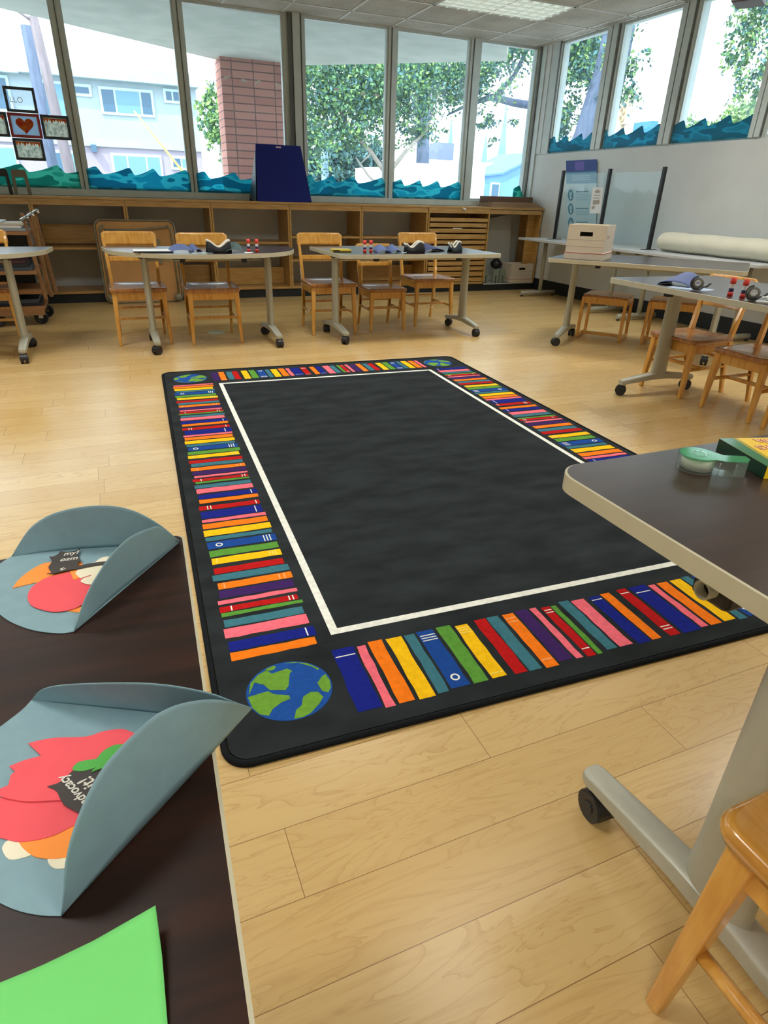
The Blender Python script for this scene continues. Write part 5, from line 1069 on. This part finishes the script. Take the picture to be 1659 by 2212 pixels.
foliage([(11.6, 21.5, 4.35, .9, .7, .35), (12.9, 21.5, 3.55, .6, .6, .35), (13.0, 21.5, 2.95, .25, .3, .3), (12.2, 21.5, 4.9, .8, .7, .5), (14.0, 21.5, 5.6, .6, .6, .7)], 1700, .075, 3, (3, 4, 1, 4), t)
o = MB().b6(11.0, 14.3, 24, 26, -.3, 2.33); o.b6(9.6, 11.0, 24.4, 26, -.3, 2.14); tag(o.build('white_wall', mat('white_wall_paint', S(236, 236, 232), .8)), 'bright white low wall block behind the leafy tree', 'wall')  # one even white base colour, reused for the long building
t = thing('hedge', 'dark dense shrubs behind the leafy tree right of the easel', 'shrub', (0, 0, 0), 0, 'shrubs outside')
foliage([(9.4, 27, 1.9, .8, .6, .7), (8.4, 27, 2.0, .6, .6, .8), (10.5, 27.5, 2.6, .7, .6, .6), (9.6, 27.4, 2.7, .8, .6, .4)], 6500, .11, 5, (1, 5, 0, 5), t); MB().tube([(9.4, 27, -.3), (9.4, 27, 1.4)], .1, 8).build('stem', M_barkd, t)
o = MB().tube([(7.1, 22, -.3), (7.05, 22, 3.15)], .12, 12).build('street_post', mat('pale_blue_post', S(150, 186, 210), .6)); tag(o, 'pale blue round post below the leafy tree right of the easel', 'pole')
t = thing('hedge', 'sunlit green shrub between the pale house and the brick pillar', 'shrub', (0, 0, 0), 0, 'shrubs outside')
foliage([(3.9, 24, 3.4, .45, .5, .55), (4.0, 24, 2.8, .4, .5, .4), (4.3, 24, 3.9, .3, .3, .3)], 1300, .085, 6, (4, 1, 5, 1), t); MB().tube([(4.2, 24, -.3), (4.1, 24, 3.0)], [.08, .04], 8).build('stem', M_barkl, t)
t = thing('blue_house', 'low blue roofed house in the last back pane', 'building', (0, 40, 0), 0)
M_bl = mat('blue_shingle', S(98, 138, 190), .8, noise=.1, nscale=2); M_blw = mat('blue_siding', S(112, 156, 204), .8, noise=.1, nscale=1)
m = MB(); m.add([(21.6, 0, 2.35), (25.2, 0, 2.75), (28.5, 0, 4.15), (28.5, 6, 4.15), (25.2, 6, 2.75), (21.6, 6, 2.35)], [(0, 1, 4, 5), (1, 2, 3, 4)]); m.build('roof', M_bl, t, solid=.12)
m = MB(); m.add([(22, .3, -.3), (28.4, .3, -.3), (28.4, .3, 4.0), (25.2, .3, 2.7), (22, .3, 2.3)], [(0, 1, 2, 3, 4)]); m.build('house_wall', M_blw, t, solid=.2)
o = MB().b6(24.4, 25.1, .05, .2, 1.2, 2.2).build('window', M_wf, t); MB().b6(24.5, 25.0, .0, .06, 1.3, 2.1).build('pane', M_wg, o)
MB().b6(23.4, 23.7, -.3, .0, -.3, 2.25).build('porch_post', M_wf, t)
o = MB().b6(19, 32, 44, 46, -.3, 3.55); tag(o.build('white_wall', bpy.data.materials['white_wall_paint']), 'long bright flat building behind the blue house', 'building')
M_cyp = mat('cypress_blue', S(118, 158, 172), .9, noise=.1)
for i, (x_, y_, h_) in enumerate([(26.4, 50, 6.9), (28.0, 50, 6.9), (29.6, 50, 6.2), (31.2, 50, 8.4)]):
    m = MB(); rc_ = random.Random(i); m.lathe([(.28, 0), (.42, h_*.25), (.36, h_*.5), (.2, h_*.75), (.03, h_)], 10)
    o = m.build('cypress', M_cyp); o.location = (x_, y_, -.3); tag(o, ['leftmost thin cypress', 'second thin cypress from the left', 'third thin cypress from the left', 'rightmost and tallest cypress'][i]+' in the distance in the last back pane', 'tree', 'distant cypresses')
o = MB().b6(24.3, 25.7, 48, 49.4, -.3, 4.9).build('grey_block', mat('slate_block', S(112, 122, 156), .9)); tag(o, 'distant slate grey block left of the cypresses', 'building')
# seen through the right windows
t = thing('street_tree', 'leaning thick trunk tree in the right-hand window nearest the corner', 'tree', (0, 0, 0), 0, 'trees outside')
m = MB(); m.tube([(13, 17.2, -.3), (13, 16.7, 1.8), (13, 16.25, 2.8), (13, 15.9, 4.3), (13, 15.75, 6.0)], [.75, .6, .5, .42, .34], 14); m.tube([(13, 18.9, 2.5), (13, 18.1, 4.3), (13, 17.4, 5.2), (13, 16.6, 6.4)], [.17, .15, .12, .09], 10); m.tube([(13, 16.2, 3.2), (13, 17.0, 4.6)], [.1, .05], 8)
m.build('trunk', M_barkd, t)
foliage([(12.9, 17.6, 3.3, .4, .7, .6), (12.9, 16.9, 4.7, .5, .8, .7), (12.9, 15.6, 4.6, .5, .55, .8), (13, 15.35, 3.6, .3, .35, .5), (13, 17.5, 5.4, .8, .9, .5), (13.2, 18.6, 4.7, .5, .5, .5, .1)], 9000, .065, 8, (4, 4, 3, 3), t)
t = thing('street_tree', 'drooping light green tree filling the right side of the third right-hand window', 'tree', (0, 0, 0), 0, 'trees outside')
m = MB(); m.tube([(16, 12.0, -.3), (16, 12.2, 3), (16, 13.2, 6)], [.3, .25, .15], 10); m.build('trunk', M_barkl, t)
foliage([(16, 14.5, 5.2, .5, .45, .7), (16, 13.9, 5.9, .7, .7, .8), (16, 14.1, 4.2, .5, .33, .7), (16, 13.1, 4.9, .7, .6, 1.3), (16, 14.9, 4.75, .4, .3, .35), (16, 13.7, 3.6, .3, .2, .5)], 6500, .06, 9, (4, 1, 4, 3), t)
for i, (y_, z_, r_, lab, w_) in enumerate([(19.0, 3.35, .85, 'distant rounded green bush at the left in the third right-hand window', (4, 1, 3, 1)), (17.7, 3.6, .85, 'distant yellow-green bush at the right in the third right-hand window', (3, 0, 8, 0)), (20.0, 3.4, .5, 'small distant bush beside the right window bar', (4, 1, 3, 2))]):
    t = thing('hedge', lab, 'shrub', (0, 0, 0), 0, 'shrubs outside'); foliage([(20, y_, z_, .6, r_*.75, r_*.62)], 1800, .075, 20+i, w_, t); MB().tube([(20, y_, -.3), (20, y_, z_)], .1, 8).build('stem', M_barkl, t)
t = thing('traffic_light', 'pale traffic light seen in the second right-hand window', 'traffic light', (20, 23.1, 0)); M_tl = mat('pale_yellow_metal', S(206, 186, 150), .6)  # signal metal in one even pale yellow base colour
MB().b6(-.15, .15, -.2, .2, 4.0, 4.85).build('signal_head', M_tl, t); MB().tube([(0, .1, -.3), (0, .1, 4.0)], .08, 10).build('pole', M_tl, t)
for z_ in (4.18, 4.43, 4.68): MB().lathe([(.001, -.01), (.10, 0), (.11, .12)], 14, 0, Matrix.Translation((-.16, 0, z_)) @ Matrix.Rotation(-PI/2, 4, 'Y')).build('lamp_visor', M_tl, t)
MB().b6(.2, .5, -1.3, -.3, 3.55, 4.05).build('street_sign', mat('sign_blue', S(60, 130, 170), .6), t)
